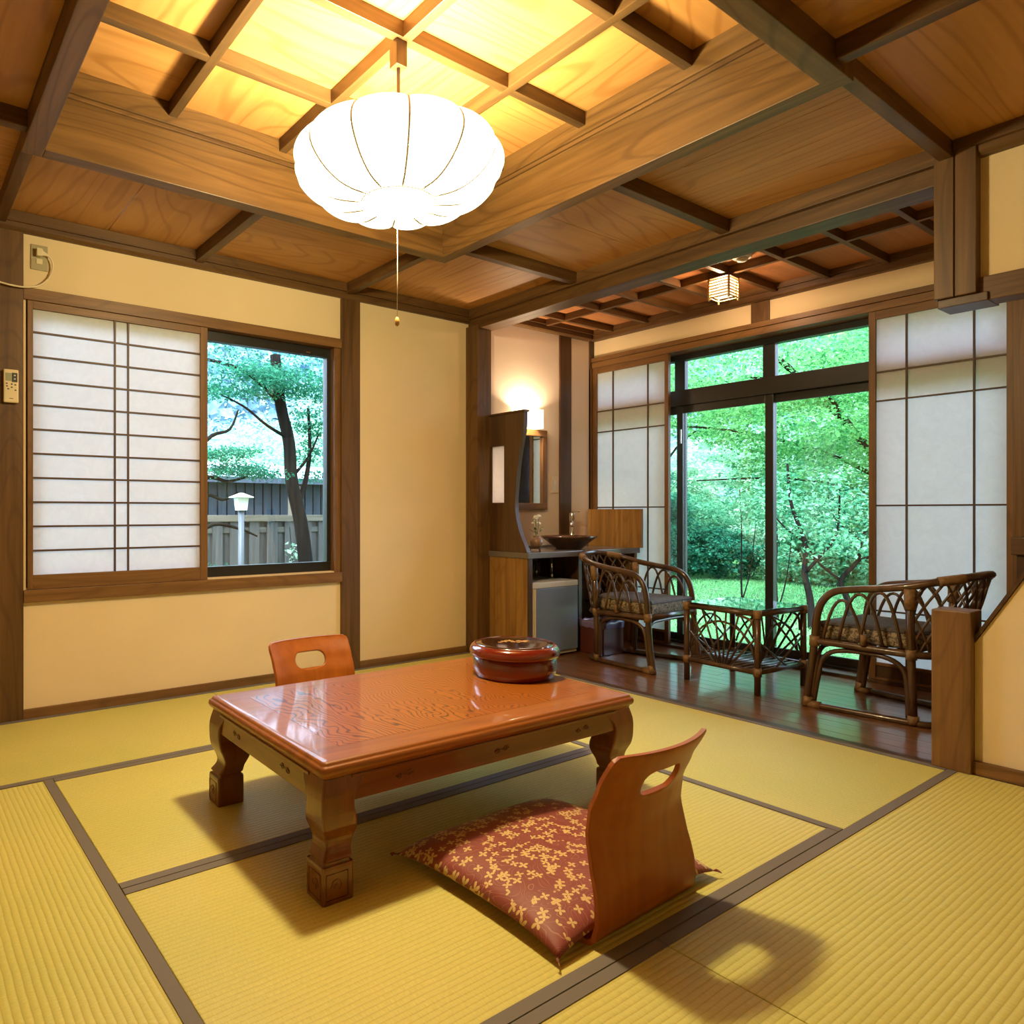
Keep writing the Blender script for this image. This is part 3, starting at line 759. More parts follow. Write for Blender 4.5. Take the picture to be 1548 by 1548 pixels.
# zabuton
def zabuton(name, label, loc, rz, hx, hy, H):
    N = 44; bm = bmesh.new(); T = []; B = []
    for i in range(N + 1):
        rt, rb = [], []
        for j in range(N + 1):
            s, t = -1 + 2 * i / N, -1 + 2 * j / N
            s2, t2 = math.copysign(abs(s) ** .9, s), math.copysign(abs(t) ** .9, t)
            px, py = hx * s2 * (1 - .055 * (1 - t2 * t2)) , hy * t2 * (1 - .05 * (1 - s2 * s2))
            f = ((1 - abs(s2) ** 3.2) * (1 - abs(t2) ** 3.2)) ** .52
            wr = .0025 * math.sin(7 * px / hx + 3 * t2) * math.sin(5 * py / hy) * f
            rt.append(bm.verts.new((px, py, .022 + H * f + wr - .018 * (s2 * t2) ** 4))); rb.append(rt[-1] if i in (0, N) or j in (0, N) else bm.verts.new((px, py, .022 - .0215 * f ** .6 - .018 * (s2 * t2) ** 4)))
        T.append(rt); B.append(rb)
    for i in range(N):
        for j in range(N):
            f = bm.faces.new((T[i][j], T[i + 1][j], T[i + 1][j + 1], T[i][j + 1])); f.smooth = True
            q = (B[i][j], B[i][j + 1], B[i + 1][j + 1], B[i + 1][j])
            try: bm.faces.new(q).smooth = True
            except ValueError: pass
    t = thing(name, label, 'cushion', loc, rz)
    mb = MB(); mb.bm.free(); mb.bm = bm
    obj('cover', mb, M_ZAB, t)
    for sx in (-1, 1):
        for sy in (-1, 1):
            m = MB()
            for k in range(5): m.tube([(sx * hx * .985, sy * hy * .985, .005), (sx * (hx + .004), sy * (hy + .004) + k * .001, .004 + .001 * k), (sx * (hx + .010), sy * (hy + .008) + (k - 2) * .002, .001 + .001 * k)], .0012, 4)
            obj('tassel', m, M_ZAB, t)
    return t
zabuton('floor_cushion', 'dark red floor cushion with gold flower pattern on the straw mat', (1.432, 1.300, .014), math.radians(1.0), .305, .285, .050)

# ================================================================== rattan chairs
def make_rattan(name, label, loc, rz):
    t = thing(name, label, 'armchair', loc, rz)
    R1, R2, R3 = .0175, .0115, .0075
    side = [(-.262, .238, .0), (-.260, .215, .16), (-.256, .198, .32), (-.254, .186, .45), (-.250, .160, .525), (-.246, .110, .570), (-.243, .03, .588), (-.241, -.08, .602), (-.232, -.20, .622), (-.19, -.31, .652), (-.10, -.385, .672)]
    arm = side + [(0, -.405, .678)] + [(-x, y, z) for x, y, z in side[::-1]]
    ar = cr(arm, 5)
    obj('arm_rail', MB().tube(ar, R1, 9), M_RATTAN, t)
    for s in (-1, 1):
        obj('back_post', MB().tube([(s * .197, -.20, 0.0), (s * .205, -.198, .2), (s * .218, -.197, .40), (s * .232, -.200, .615)], R1, 8), M_RATTAN, t)
        obj('brace', MB().tube(cr([(s * .247, .205, .03), (s * .245, .186, .15), (s * .242, .165, .24), (s * .238, .11, .285), (s * .225, 0, .297), (s * .215, -.11, .285), (s * .205, -.165, .24), (s * .20, -.178, .15), (s * .196, -.180, .03)], 4), R2, 7), M_RATTAN, t)
        zt = lambda y: .575 if y > .06 else .59
        for (a, b, h) in ((.155, -.02, .19), (.085, -.10, .225), (-.005, -.175, .24)):
            pts = []
            for k in range(13):
                u = k / 12; y = a + (b - a) * u; z = .345 + h * (1 - abs(2 * u - 1) ** 2.2); pts.append((s * (.252 - .045 * max(0, -y) - .0 + .006), y, z))
            obj('arch', MB().tube(pts, R3, 6), M_RATTAN, t)
    fr = [(-.262, .238, .012), (-.235, .02, .012), (-.200, -.20, .012), (-.155, -.275, .012), (0, -.315, .012)]
    obj('floor_rail', MB().tube(cr(fr + [(-x, y, z) for x, y, z in fr[::-1][1:]], 5), R1 * .9, 8), M_RATTAN, t)
    sr = [(-.256, .198, .325), (-.238, 0, .322), (-.212, -.197, .318), (-.15, -.275, .318), (0, -.312, .318), (.15, -.275, .318), (.212, -.197, .318), (.238, 0, .322), (.256, .198, .325)]
    obj('seat_rail', MB().tube(cr(sr, 4), R1 * .95, 8), M_RATTAN, t)
    obj('seat_front_rail', MB().tube([(-.256, .198, .325), (.256, .198, .325)], R1, 8), M_RATTAN, t)
    obj('front_brace', MB().tube(cr([(-.250, .210, .05), (-.246, .196, .20), (-.21, .190, .285), (-.1, .188, .298), (.1, .188, .298), (.21, .190, .285), (.246, .196, .20), (.250, .210, .05)], 4), R2, 7), M_RATTAN, t)
    for k in range(6):
        y = .14 - k * .065; obj('seat_slat', MB().tube([(-.235 + .0 * k, y, .322), (.235, y, .322)] if k < 4 else [(-.21, y, .32), (.21, y, .32)], R3, 6), M_RATTAN, t)
    # lattice back
    lowc = cr([(-.212, -.197, .325), (-.15, -.275, .325), (0, -.312, .325), (.15, -.275, .325), (.212, -.197, .325)], 10)
    hic = cr([(-.232, -.20, .62), (-.19, -.31, .650), (-.10, -.385, .668), (0, -.405, .675), (.10, -.385, .668), (.19, -.31, .650), (.232, -.20, .62)], 8)
    def at(c, u):
        u = min(max(u, 0), 1) * (len(c) - 1); i = min(int(u), len(c) - 2); return c[i].lerp(c[i + 1], u - i)
    n = 11
    for k in range(-2, n):
        for dr in (1, -1):
            u0, u1 = k / n, (k + 3) / n
            pts = []
            for q in range(9):
                w = q / 8; u = u0 + (u1 - u0) * w
                if -.001 <= u <= 1.001:
                    p = at(lowc, u if dr > 0 else 1 - u).lerp(at(hic, u if dr > 0 else 1 - u), w); pts.append(p)
            if len(pts) > 2: obj('lattice_rod', MB().tube(pts, R3 * .8, 5), M_RATTAN, t)
    for s in (-1, 1):
        for (p, q, r) in (((s * .256, .198, .300), (s * .2555, .196, .350), .0235), ((s * .262, .235, .004), (s * .2605, .222, .050), .0225), ((s * .199, -.2, .006), (s * .2, -.2, .045), .0225),
                          ((s * .226, -.199, .52), (s * .2325, -.2, .612), .0235), ((s * .212, -.197, .295), (s * .2155, -.197, .34), .0225), ((s * .243, .225, .012), (s * .232, .10, .012), .0195) if False else ((s * .261, .232, .012), (s * .252, .17, .012), .0205),
                          ((s * .240, -.06, .5995), (s * .236, -.17, .616), .0) if False else ((s * .252, -.018, .335), (s * .252, -.018, .385), .0145)):
            if r: obj('binding', MB().tube([p, q], r, 9), M_BIND, t)
    obj('binding', MB().tube(cr([(-.2, -.295, .648), (-.16, -.345, .659), (-.13, -.366, .664)], 3), .0215, 8), M_BIND, t)
    obj('binding', MB().tube(cr([(.2, -.295, .648), (.16, -.345, .659), (.13, -.366, .664)], 3), .0215, 8), M_BIND, t)
    return t
def seat_cushion(label, loc, rz):
    t = thing('seat_cushion', label, 'cushion', loc, rz)
    out = [(-.222, .205), (.222, .205), (.205, 0), (.180, -.185), (.11, -.255), (-.11, -.255), (-.180, -.185), (-.205, 0)]
    oc = [(v.x, v.y) for v in cr([(x, y, 0) for x, y in [(-.222, .19), (-.205, .205), (0, .21), (.205, .205), (.222, .19), (.205, 0), (.185, -.175), (.12, -.25), (0, -.272), (-.12, -.25), (-.185, -.175), (-.205, 0)]], 4, True)]
    def ring(k, z): return [(x * k, y * k - (1 - k) * .03, z) for x, y in oc]
    obj('cushion_side', MB().rings([ring(.955, 0), ring(.995, .012), ring(1.0, .035), ring(1.0, .055), ring(.99, .074)], True), M_CUSHSIDE, t)
    obj('cushion_top', MB().rings([ring(.99, .072), ring(.985, .079), ring(.94, .086), ring(.7, .091), ring(.3, .093), ring(.02, .093)], True), M_CUSHTOP, t)
    obj('piping', MB().tube(ring(.995, .074), .004, 5, True), M_CUSHTOP, t)
    return t
RA = make_rattan('rattan_chair', 'dark rattan armchair on the right, partly behind the newel post', (3.912, 1.425, -.002), math.radians(-3))
seat_cushion('grey topped seat cushion on the right rattan armchair', (3.912, 1.425, .331), math.radians(-3))
RB = dup(RA, 'dark rattan armchair on the left beside the washstand'); RB.location = (3.885, 2.765, -.002); RB.rotation_euler = (0, 0, math.radians(183))
seat_cushion('grey topped seat cushion on the left rattan armchair', (3.885, 2.765, .331), math.radians(183))

# ================================================================== glass topped rattan table
gt = thing('rattan_table', 'square rattan side table with glass top between the two armchairs', 'table', (3.885, 2.105, -.002), math.radians(-4.5))
h = .212; ZT = .425
for sx in (-1, 1):
    for sy in (-1, 1):
        obj('leg', MB().tube([(sx * h, sy * h, 0), (sx * h, sy * h, ZT + .012)], .0165, 8), M_RATTAN, gt)
        for z in (.120, ZT - .005): obj('binding', MB().tube([(sx * h, sy * h, z - .022), (sx * h, sy * h, z + .022)], .0215, 9), M_BIND, gt)
for s in (-1, 1):
    for z in (.118, ZT - .004):
        obj('rail', MB().tube([(-h, s * h, z), (h, s * h, z)], .0145, 8), M_RATTAN, gt); obj('rail', MB().tube([(s * h, -h, z), (s * h, h, z)], .0145, 8), M_RATTAN, gt)
    obj('corner_bow', MB().tube(cr([(s * h, -h + .02, .30), (s * h, -h + .03, .375), (s * h, -h + .075, .397), (s * h, -h + .12, .403)], 4), .007, 6), M_RATTAN, gt)
for k in range(9):
    y = -h + .045 + k * (2 * h - .09) / 8; obj('shelf_rod', MB().tube([(-h, y, .122), (h, y, .122)], .0068, 6), M_RATTAN, gt)
for s in (-1, 1):
    X = s * h
    for k in range(8):
        a = math.radians(-52 + k * 15)
        L = min(.29 / max(.2, math.cos(a)), (h - .005) / max(.001, abs(math.sin(a))) if abs(a) > .62 else 9)
        obj('fan_spoke', MB().tube([(X, .012 * (k - 4), .122), (X, L * math.sin(a) * .93, .122 + L * math.cos(a))], .0058, 6), M_RATTAN, gt)
    for r in (.235,):
        obj('fan_arc', MB().tube([(X + .006, r * .85 * math.sin(math.radians(-75 + 10 * q)), .122 + r * math.cos(math.radians(-75 + 10 * q))) for q in range(16)], .0058, 6), M_RATTAN, gt)
    Y = s * h
    for (a, b) in (((-h, .15), (.10, .41)), ((h, .15), (-.10, .41)), ((-h, .28), (.06, .12)), ((h, .28), (-.06, .12))):
        obj('cross_rod', MB().tube([(a[0], Y, a[1]), (b[0], Y, b[1])], .0058, 6), M_RATTAN, gt)
    obj('cross_bow', MB().tube([(.17 * math.sin(math.radians(-80 + 16 * q)), Y + .006, .14 + .22 * math.cos(math.radians(-80 + 16 * q))) for q in range(11)], .0058, 6), M_RATTAN, gt)
obj('glass_top', MB().box(-h - .012, h + .012, -h - .012, h + .012, ZT + .0125, ZT + .0185, .001), M_TGLASS, gt)

# ================================================================== washstand
ws = thing('washstand_cabinet', 'wooden washstand cabinet with striped board side and open front', 'cabinet', (0, 0, 0))
def wbx(n, a, mat, p=ws, bev=.002): return box(n, *a, mat, p, bev)
strip_n = 9
for k in range(strip_n):
    y0 = 3.197 + (3.640 - 3.197) * k / strip_n; y1 = 3.197 + (3.640 - 3.197) * (k + 1) / strip_n
    wbx('side_strip', (3.296, 3.328, y0 + .0002, y1 - .0002, 0, .652), panelboard('Z'), bev=.0006)
wbx('front_edge', (3.296, 3.334, 3.188, 3.197, 0, .652), darkboard('Z'))
wbx('back_panel', (3.334, 3.86, 3.615, 3.640, 0, .652), M_GREYPLINTH)
wbx('divider', (3.86, 3.895, 3.26, 3.640, 0, .652), darkboard('Z'))
wbx('recess_panel', (3.895, 4.40, 3.46, 3.48, 0, .652), darkboard('X'))
wbx('end_panel', (4.40, 4.43, 3.20, 3.640, 0, .652), panelboard('Z'))
ct = thing('countertop', 'dark grey washstand countertop under the basin', 'countertop', (0, 0, 0))
wbx('slab', (3.288, 4.44, 3.182, 3.642, .6525, .690), M_COUNTER, ct, .003)
wbx('upstand', (3.33, 4.418, 3.632, 3.642, .690, .705), M_COUNTER, ct)
sb = thing('splash_board', 'upright wooden board at the right end of the countertop', 'board', (0, 0, 0))
for k in range(6):
    y0 = 3.160 + .08 * k; wbx('board_strip', (4.420, 4.446, y0 + .0003, y0 + .0797, .6905, .972), panelboard('Z'), sb, .0006)
# curved partition
pv = [(3.226, 1.592), (3.229, 1.51), (3.240, 1.442), (3.261, 1.359), (3.282, 1.253), (3.299, 1.122), (3.307, 1.037), (3.307, .967), (3.293, .89), (3.261, .806), (3.224, .738), (3.200, .691)]
pvs = [(v.x, v.y) for v in cr([(a, b, 0) for a, b in pv], 3)]
ps = thing('washstand_screen', 'dark wooden partition with curved edge and paper window on the countertop', 'partition', (0, 0, 0))
# split in strips around the paper window: y 3.405..3.539, z 1.011..1.388
m = MB()
def curve_y(z):
    for (y0, z0), (y1, z1) in zip(pvs[:-1], pvs[1:]):
        if z1 <= z <= z0: return y0 + (y1 - y0) * (z0 - z) / max(1e-6, z0 - z1)
    return pvs[-1][0] if z < 1 else pvs[0][0]
for za, zb_ in ((1.388, 1.592), (1.011, 1.388), (.691, 1.011)):
    cu = [(curve_y(za + (zb_ - za) * k / 12), za + (zb_ - za) * k / 12) for k in range(13)]
    r_ = 3.405 if za == 1.011 else 3.640
    m.prism(cu + [(r_, zb_), (r_, za)], 'X', 3.298, 3.330)
m.box(3.298, 3.330, 3.539, 3.640, 1.011, 1.388)
obj('panel', m, wood('dark_screen', (.045, .020, .007, 1), (.105, .05, .016, 1), 'Z', .3, coat=.5, fig=.25), ps)
tcap = MB().box(3.290, 3.338, 3.218, 3.640, 1.592, 1.606, .002)
obj('top_cap', tcap, darkboard('Y'), ps)
wbx('paper_pane', (3.310, 3.318, 3.406, 3.538, 1.012, 1.387), M_SHOJI, ps, 0)
for a in ((3.300, 3.328, 3.4051, 3.412, 1.0111, 1.3879), (3.300, 3.328, 3.532, 3.5389, 1.0111, 1.3879)): wbx('pane_stop', a, darkboard('Z'), ps, .001)

mr = thing('wall_mirror', 'wooden framed mirror on the alcove wall behind the screen', 'mirror', (0, 0, 0))
mx0, mx1, mz0, mz1, fw = 3.600, 3.950, .968, 1.550, .047
wbx('frame_rail', (mx0, mx1, 3.628, 3.660, mz1 - fw, mz1), trimwood('X'), mr); wbx('frame_rail', (mx0, mx1, 3.628, 3.660, mz0, mz0 + fw), trimwood('X'), mr)
wbx('frame_stile', (mx0, mx0 + fw, 3.6285, 3.660, mz0 + fw, mz1 - fw), trimwood('Z'), mr); wbx('frame_stile', (mx1 - fw, mx1, 3.6285, 3.660, mz0 + fw, mz1 - fw), trimwood('Z'), mr)
wbx('mirror_glass', (mx0 + fw, mx1 - fw, 3.644, 3.650, mz0 + fw, mz1 - fw), M_MIRROR, mr, 0)

wl = thing('wall_lamp', 'glowing white box wall lamp above the mirror', 'lamp', (3.735, 3.66, 1.552))
m = MB().box(-.105, .105, -.095, -.089, 0, .135).box(-.105, -.099, -.089, -.006, 0, .135).box(.099, .105, -.089, -.006, 0, .135)
obj('lamp_shade', m, emit('wall_lamp_paper', (1, .80, .50, 1), 3.2, .3), wl)
obj('back_plate', MB().box(-.05, .05, -.008, 0, .02, .115, .002), M_WHITEP, wl)
l2 = bpy.data.lights.new('wall_bulb', 'POINT'); l2.energy = 52.0; l2.color = (1, .74, .48); l2.shadow_soft_size = .025
o2 = bpy.data.objects.new('wall_bulb', l2); COL.objects.link(o2); o2.location = (3.735, 3.612, 1.63)
obj('bulb', MB().sphere((0, -.048, .075), .018), emit('bulb_glow', (1, .8, .5, 1), 8), wl)

sw = thing('light_switch', 'white wall switch between mirror and alcove post', 'switch', (4.058, 3.660, 1.155))
obj('plate', MB().box(-.038, .038, -.008, 0, -.062, .062, .003), M_WALL2, sw); obj('rocker', MB().box(-.018, .012, -.013, -.008, -.005, .035, .002), M_WHITEP, sw); obj('rocker', MB().box(-.018, .012, -.012, -.008, -.045, -.012, .002), M_WHITEP, sw)

# vase with flowers on a little stand
vx, vy, vz = 3.470, 3.282, .690
vst = thing('vase_stand', 'small dark three-legged stand under the flower vase', 'stand', (vx, vy, vz))
obj('stand_top', MB().lathe([(.034, .018), (.038, .020), (.038, .024), (.034, .025)], seg=20), darkboard('X'), vst)
for k in range(3):
    a = math.radians(250 + 120 * k); c, s = math.cos(a), math.sin(a)
    obj('leg', MB().tube(cr([(c * .030, s * .030, .020), (c * .040, s * .040, .016), (c * .041, s * .041, .006), (c * .046, s * .046, .001)], 3), .0038, 6), darkboard('Z'), vst)
va = thing('flower_vase', 'round brown pottery vase holding white flowers on the countertop', 'vase', (vx, vy, vz + .0252))
obj('body', MB().lathe([(.020, 0), (.024, .002), (.037, .016), (.043, .034), (.041, .050), (.031, .064), (.021, .069), (.020, .074), (.024, .079), (.020, .079), (.016, .070)], seg=28), M_VASE, va)
rs = random.Random(3)
for (dx, dy_, hh, R_) in ((-.008, .0, .195, .021), (.012, -.008, .205, .017), (.026, .008, .155, .018), (-.022, .008, .160, .011), (.004, .012, .175, .014)):
    fx, fy = dx * 1.1, dy_ * 1.1
    st = obj('stem', MB().tube(cr([(0, 0, .03), (dx * .3, dy_ * .3, .08), (fx, fy, hh)], 4), .0016, 5), M_STEM, va)
    m = MB()
    for q in range(26):
        a = rs.uniform(0, 6.28); e = rs.uniform(-.3, 1.3); d = Vector((math.cos(a) * math.cos(e), math.sin(a) * math.cos(e), math.sin(e)))
        m.sphere(Vector((fx, fy, hh)) + d * R_ * .62, (R_ * .34, R_ * .34, R_ * .22), 6, 4)
    obj('blossom', m, M_PETAL, va)
m = MB()
for (x, y, z, a, L) in ((.02, -.01, .105, .4, .04), (-.01, .01, .10, 2.6, .035), (.01, -.015, .12, -.9, .03), (.015, .01, .09, 1.1, .045), (-.015, -.01, .115, 3.6, .03)):
    c, s = math.cos(a), math.sin(a); m.rings([[(x + c * L * u - s * w, y + s * L * u + c * w, z + .02 * u + hh_) for w, hh_ in ((-wd, 0), (0, .002), (wd, 0), (0, -.002))] for u, wd in ((0, .001), (.35, .008), (.7, .007), (1, .0008))])
obj('leaves', m, M_STEM, va)

ba = thing('wash_basin', 'wide brown ceramic bowl basin on the countertop', 'basin', (3.905, 3.385, .690))
obj('bowl', MB().lathe([(.085, 0), (.092, .004), (.110, .020), (.150, .052), (.188, .078), (.197, .088), (.194, .093), (.186, .090), (.145, .056), (.100, .024), (.03, .016), (.001, .016)], seg=48), M_BASIN, ba)
fc = thing('faucet', 'chrome column faucet behind the brown basin', 'faucet', (4.140, 3.560, .690))
obj('column', MB().lathe([(.026, 0), (.026, .006), (.020, .010), (.019, .20), (.021, .205), (.021, .248), (.017, .256), (.001, .258)], seg=20), M_CHROME, fc)
obj('spout', MB().tube(cr([(-.012, -.012, .185), (-.06, -.05, .190), (-.10, -.085, .178), (-.115, -.097, .155)], 4), .012, 9), M_CHROME, fc)
obj('lever', MB().box(-.010, .010, -.07, .0, .258, .266, .002), M_CHROME, fc)
dp = thing('drain_pipe', 'chrome drain pipe and valve under the countertop', 'pipe', (3.80, 3.45, 0))
obj('pipe', MB().tube([(.0, 0, .49), (0, 0, .652)], .011, 9), M_CHROME, dp)
obj('trap', MB().tube(cr([(0, 0, .52), (0, 0, .47), (.0, .03, .44), (0, .07, .47), (0, .13, .50), (0, .16, .50)], 4), .013, 9), M_CHROME, dp)
obj('valve', MB().tube([(-.10, .05, .50), (-.10, .05, .56)], .009, 8).sphere((-.10, .05, .575), (.016, .012, .014)), M_CHROME, dp)
obj('hose', MB().tube(cr([(-.10, .05, .56), (-.13, .03, .60), (-.18, .03, .61), (-.21, .04, .57), (-.22, .05, .51), (-.22, .06, .45)], 4), .008, 7), M_BLACKP, dp)
obj('hose', MB().tube(cr([(-.06, .06, .652), (-.08, .05, .60), (-.14, .05, .585), (-.17, .05, .54), (-.175, .06, .46)], 4), .008, 7), M_BLACKP, dp)

fg = thing('refrigerator', 'small grey refrigerator with white top under the countertop', 'refrigerator', (3.342, 3.200, 0))
obj('body', MB().box(.004, .434, .045, .415, .015, .455, .004), M_WFR, fg)
obj('top_plate', MB().box(0, .438, -.004, .415, .456, .494, .006), M_WFR, fg)
obj('door', MB().box(.030, .436, -.004, .042, .034, .4545, .004), M_GREYFR, fg)
obj('handle_strip', MB().box(.018, .029, -.008, .042, .034, .4545, .002), M_CREAM, fg)
obj('hinge_strip', MB().box(.002, .012, -.006, .042, .034, .4545, .002), M_CREAM, fg)
obj('kick_plate', MB().box(.004, .434, .006, .044, .012, .0335, .002), M_WFR, fg)
for x in (.03, .40): obj('foot', MB().lathe([(.012, 0), (.012, .014)], x, .06, 12), M_BLACKP, fg)

bn = thing('waste_bin', 'dark red box bin with purple liner beside the refrigerator', 'bin', (3.935, 3.125, -.002))
m = MB()
for a in ((-.10, .10, -.10, -.09), (-.10, .10, .09, .10), (-.10, -.09, -.09, .09), (.09, .10, -.09, .09)): m.box(a[0], a[1], a[2], a[3], .004, .205, .001)
m.box(-.09, .09, -.09, .09, 0, .008)
obj('box', m, M_BIN, bn)
lm = MB()
ln = [(-.103, -.103), (.103, -.103), (.103, .103), (-.103, .103)]
pts = []
for i in range(4):
    a, b = ln[i], ln[(i + 1) % 4]
    for k in range(7): pts.append((a[0] + (b[0] - a[0]) * k / 7, a[1] + (b[1] - a[1]) * k / 7))
rz_ = random.Random(5)
lm.rings([[(x * 1.0, y * 1.0, .175 + rz_.uniform(-.006, .006)) for x, y in pts], [(x * 1.02, y * 1.02, .205) for x, y in pts], [(x * 1.0, y * 1.0, .216 + rz_.uniform(0, .022)) for x, y in pts], [(x * .93, y * .93, .212 + rz_.uniform(0, .01)) for x, y in pts], [(x * .88, y * .88, .15) for x, y in pts]], False)
obj('bin_liner', lm, M_LINER, bn)
ph = thing('paper_holder', 'chrome wire holder low on the wall behind the left armchair', 'holder', (4.20, 3.24, 0))
obj('wire', MB().tube(cr([(0, .01, .30), (0, 0, .14), (-.06, -.02, .125), (.06, -.02, .145)], 4), .004, 6), M_CHROME, ph)
obj('base', MB().box(-.03, .03, .0, .22, .29, .31, .002), M_BLACKP, ph)

# ================================================================== small wall things
rc = thing('remote_control', 'cream air conditioner remote hanging on the left post', 'remote', (.451, PF, 1.517))
obj('case', MB().box(-.030, .030, -.024, -.004, -.075, .075, .006), M_CREAM, rc)
obj('holder', MB().box(-.026, .026, -.005, 0, -.06, .05, .001), M_WHITEP, rc)
obj('screen', MB().box(-.023, .001, -.0255, -.0235, .022, .058, .001), flat('lcd', (.33, .35, .24, 1), .2), rc)
obj('dark_key_panel', MB().box(.002, .025, -.0255, -.0235, .018, .060, .001), M_BLACKP, rc)
for (x, z, m_) in ((.014, .048, M_WHITEP), (.014, .032, M_WHITEP), (-.018, .010, M_BLACKP), (.002, .008, M_BLACKP), (.016, .006, M_BLACKP), (-.017, -.002, M_BLACKP), (.002, -.006, M_BLACKP), (.017, -.018, M_BLACKP), (-.012, -.014, M_BLACKP)):
    obj('button', MB().box(x - .0035, x + .0035, -.0265, -.0240, z - .0025, z + .0025, .0005), m_, rc)
obj('maker_mark', MB().box(-.008, .008, -.0243, -.0238, -.058, -.0555), M_BLACKP, rc)
wo_ = thing('wall_outlet', 'beige wall outlet plate above the shoji window', 'outlet', (.5705, YB, 2.128))
obj('plate', MB().box(-.036, .036, -.007, 0, -.058, .058, .003), M_PLATE, wo_)
obj('socket', MB().box(-.013, .013, -.010, -.007, -.030, -.006, .001), M_CREAM, wo_); obj('socket', MB().box(-.013, .013, -.010, -.007, .006, .030, .001), M_CREAM, wo_)
pg = thing('power_cord', 'ivory plug and cord looping left from the wall outlet', 'cord', (.5705, YB - .0105, 2.146))
obj('plug', MB().box(-.016, .010, -.028, 0, -.018, .018, .005).hexa([(.008, -.022, -.012), (.032, -.020, -.012), (.032, -.010, -.012), (.008, -.004, -.012)], [(.008, -.022, .010), (.032, -.020, -.002), (.032, -.010, -.002), (.008, -.004, .010)]), M_CREAM, pg)
cu = cr([(.030, -.015, -.007), (.047, -.014, -.022), (.054, -.012, -.055), (.040, -.011, -.105), (.0, -.018, -.150), (-.055, -.026, -.172), (-.12, -.028, -.175), (-.20, -.028, -.165), (-.30, -.028, -.155), (-.42, -.012, -.16), (-.60, -.010, -.20)], 6)
obj('cord', MB().tube(cu, .0042, 7), M_CORD, pg)

# deck lantern + smoke detector
lx, ly = 3.935, 2.255
dl = thing('bamboo_lantern', 'small lit bamboo slat lantern under the deck ceiling', 'lamp', (lx, ly, 0), math.radians(4))
M_BAMB = wood('bamboo', (.48, .30, .12, 1), (.66, .45, .2, 1), 'X', .5)
M_LGLOW = emit('lantern_paper', (1, .74, .40, 1), 2.2, .25)
zt, zb0, q = 2.300, 2.188, .058
obj('top_frame', MB().box(-q - .006, q + .006, -q - .006, q + .006, zt, zt + .0115, .002), darkboard('X'), dl)
obj('paper', MB().box(-q + .012, q - .012, -q + .012, q - .012, zb0 + .015, zt - .002), M_LGLOW, dl)
for sx in (-1, 1):
    for sy in (-1, 1): obj('corner_post', MB().tube([(sx * q, sy * q, zb0 - .012), (sx * q, sy * q, zt)], .0062, 7), M_BAMB, dl)
for k in range(7):
    z = zb0 + .004 + k * .0165
    for s in (-1, 1):
        obj('slat', MB().tube([(-q - .006, s * (q - .001), z), (q + .006, s * (q - .001), z)], .0036, 6), M_BAMB, dl); obj('slat', MB().tube([(s * (q - .001), -q - .006, z), (s * (q - .001), q + .006, z)], .0036, 6), M_BAMB, dl)
l3 = bpy.data.lights.new('lantern_bulb', 'POINT'); l3.energy = 60.0; l3.color = (1, .66, .40); l3.shadow_soft_size = .03
o3 = bpy.data.objects.new('lantern_bulb', l3); COL.objects.link(o3); o3.location = (lx, ly, 2.245)
sdv = thing('smoke_detector', 'round white smoke detector on the deck ceiling beside the lantern', 'detector', (3.80, 2.07, 2.358))
obj('base', MB().lathe([(.048, 0), (.050, -.004), (.050, -.014), (.044, -.018)], seg=28), M_WHITEP, sdv)
obj('sensor', MB().lathe([(.030, -.018), (.030, -.026), (.022, -.034), (.001, -.036)], seg=24), M_WHITEP, sdv)

# ================================================================== shoji screens
def shoji(name, label, plane, along, a0, a1, z0, z1, st0, st1, rt, rb, vbars, hbars, vb=.011, kick=None, depth=.030, bar=.009):
    t = thing(name, label, 'shoji screen', (0, 0, 0))
    def B(n, u0, u1, w0, w1, d0, d1, mat, bev=.0015):
        if along == 'X': return box(n, u0, u1, plane + d0, plane + d1, w0, w1, mat, t, bev)
        return box(n, plane + d0, plane + d1, u0, u1, w0, w1, mat, t, bev)
    fa = kumiko if False else trimwood
    B('stile', a0, a0 + st0, z0, z1, 0, depth, fa('Z')); B('stile', a1 - st1, a1, z0, z1, 0, depth, fa('Z'))
    B('rail', a0 + st0, a1 - st1, z1 - rt, z1, .001, depth - .001, fa(along)); B('rail', a0 + st0, a1 - st1, z0, z0 + rb, .001, depth - .001, fa(along))
    L, R_, Zb, Zt = a0 + st0, a1 - st1, z0 + rb, z1 - rt
    if kick:
        B('kick_panel', L, R_, Zb, kick, .010, .022, darkboard('Z')); B('rail', L, R_, kick - .004, kick + .012, .002, depth - .002, fa(along)); Zb = kick + .012
    for v in vbars: B('lattice_bar', v - bar / 2, v + bar / 2, Zb, Zt, .004, .014, kumiko('Z'), .001)
    for z in hbars: B('lattice_bar', L, R_, z - bar / 2, z + bar / 2, .005, .0138, kumiko(along), .001)
    ve = [L] + list(vbars) + [R_]; he = [Zb] + sorted(hbars) + [Zt]
    for i in range(len(ve) - 1):
        for j in range(len(he) - 1):
            B('paper_pane', ve[i], ve[i + 1], he[j], he[j + 1], .0142, .0150, M_SHOJI, 0)
    return t
zz = [1.781 - .1122 * k for k in range(10)]
shoji('shoji_screen', 'white paper shoji with eleven lattice rows covering half the left window', 3.650, 'X', .521, 1.373, .593, 1.924, .023, .038, .036, .066, (.906, .969), zz)
shoji('shoji_screen', 'narrow paper shoji beside the washstand left of the garden doors', 4.475, 'Y', 2.975, 3.640, .017, 2.071, .030, .038, .046, .012, (3.147, 3.453), (1.729, 1.568, .986, .40), kick=.100)
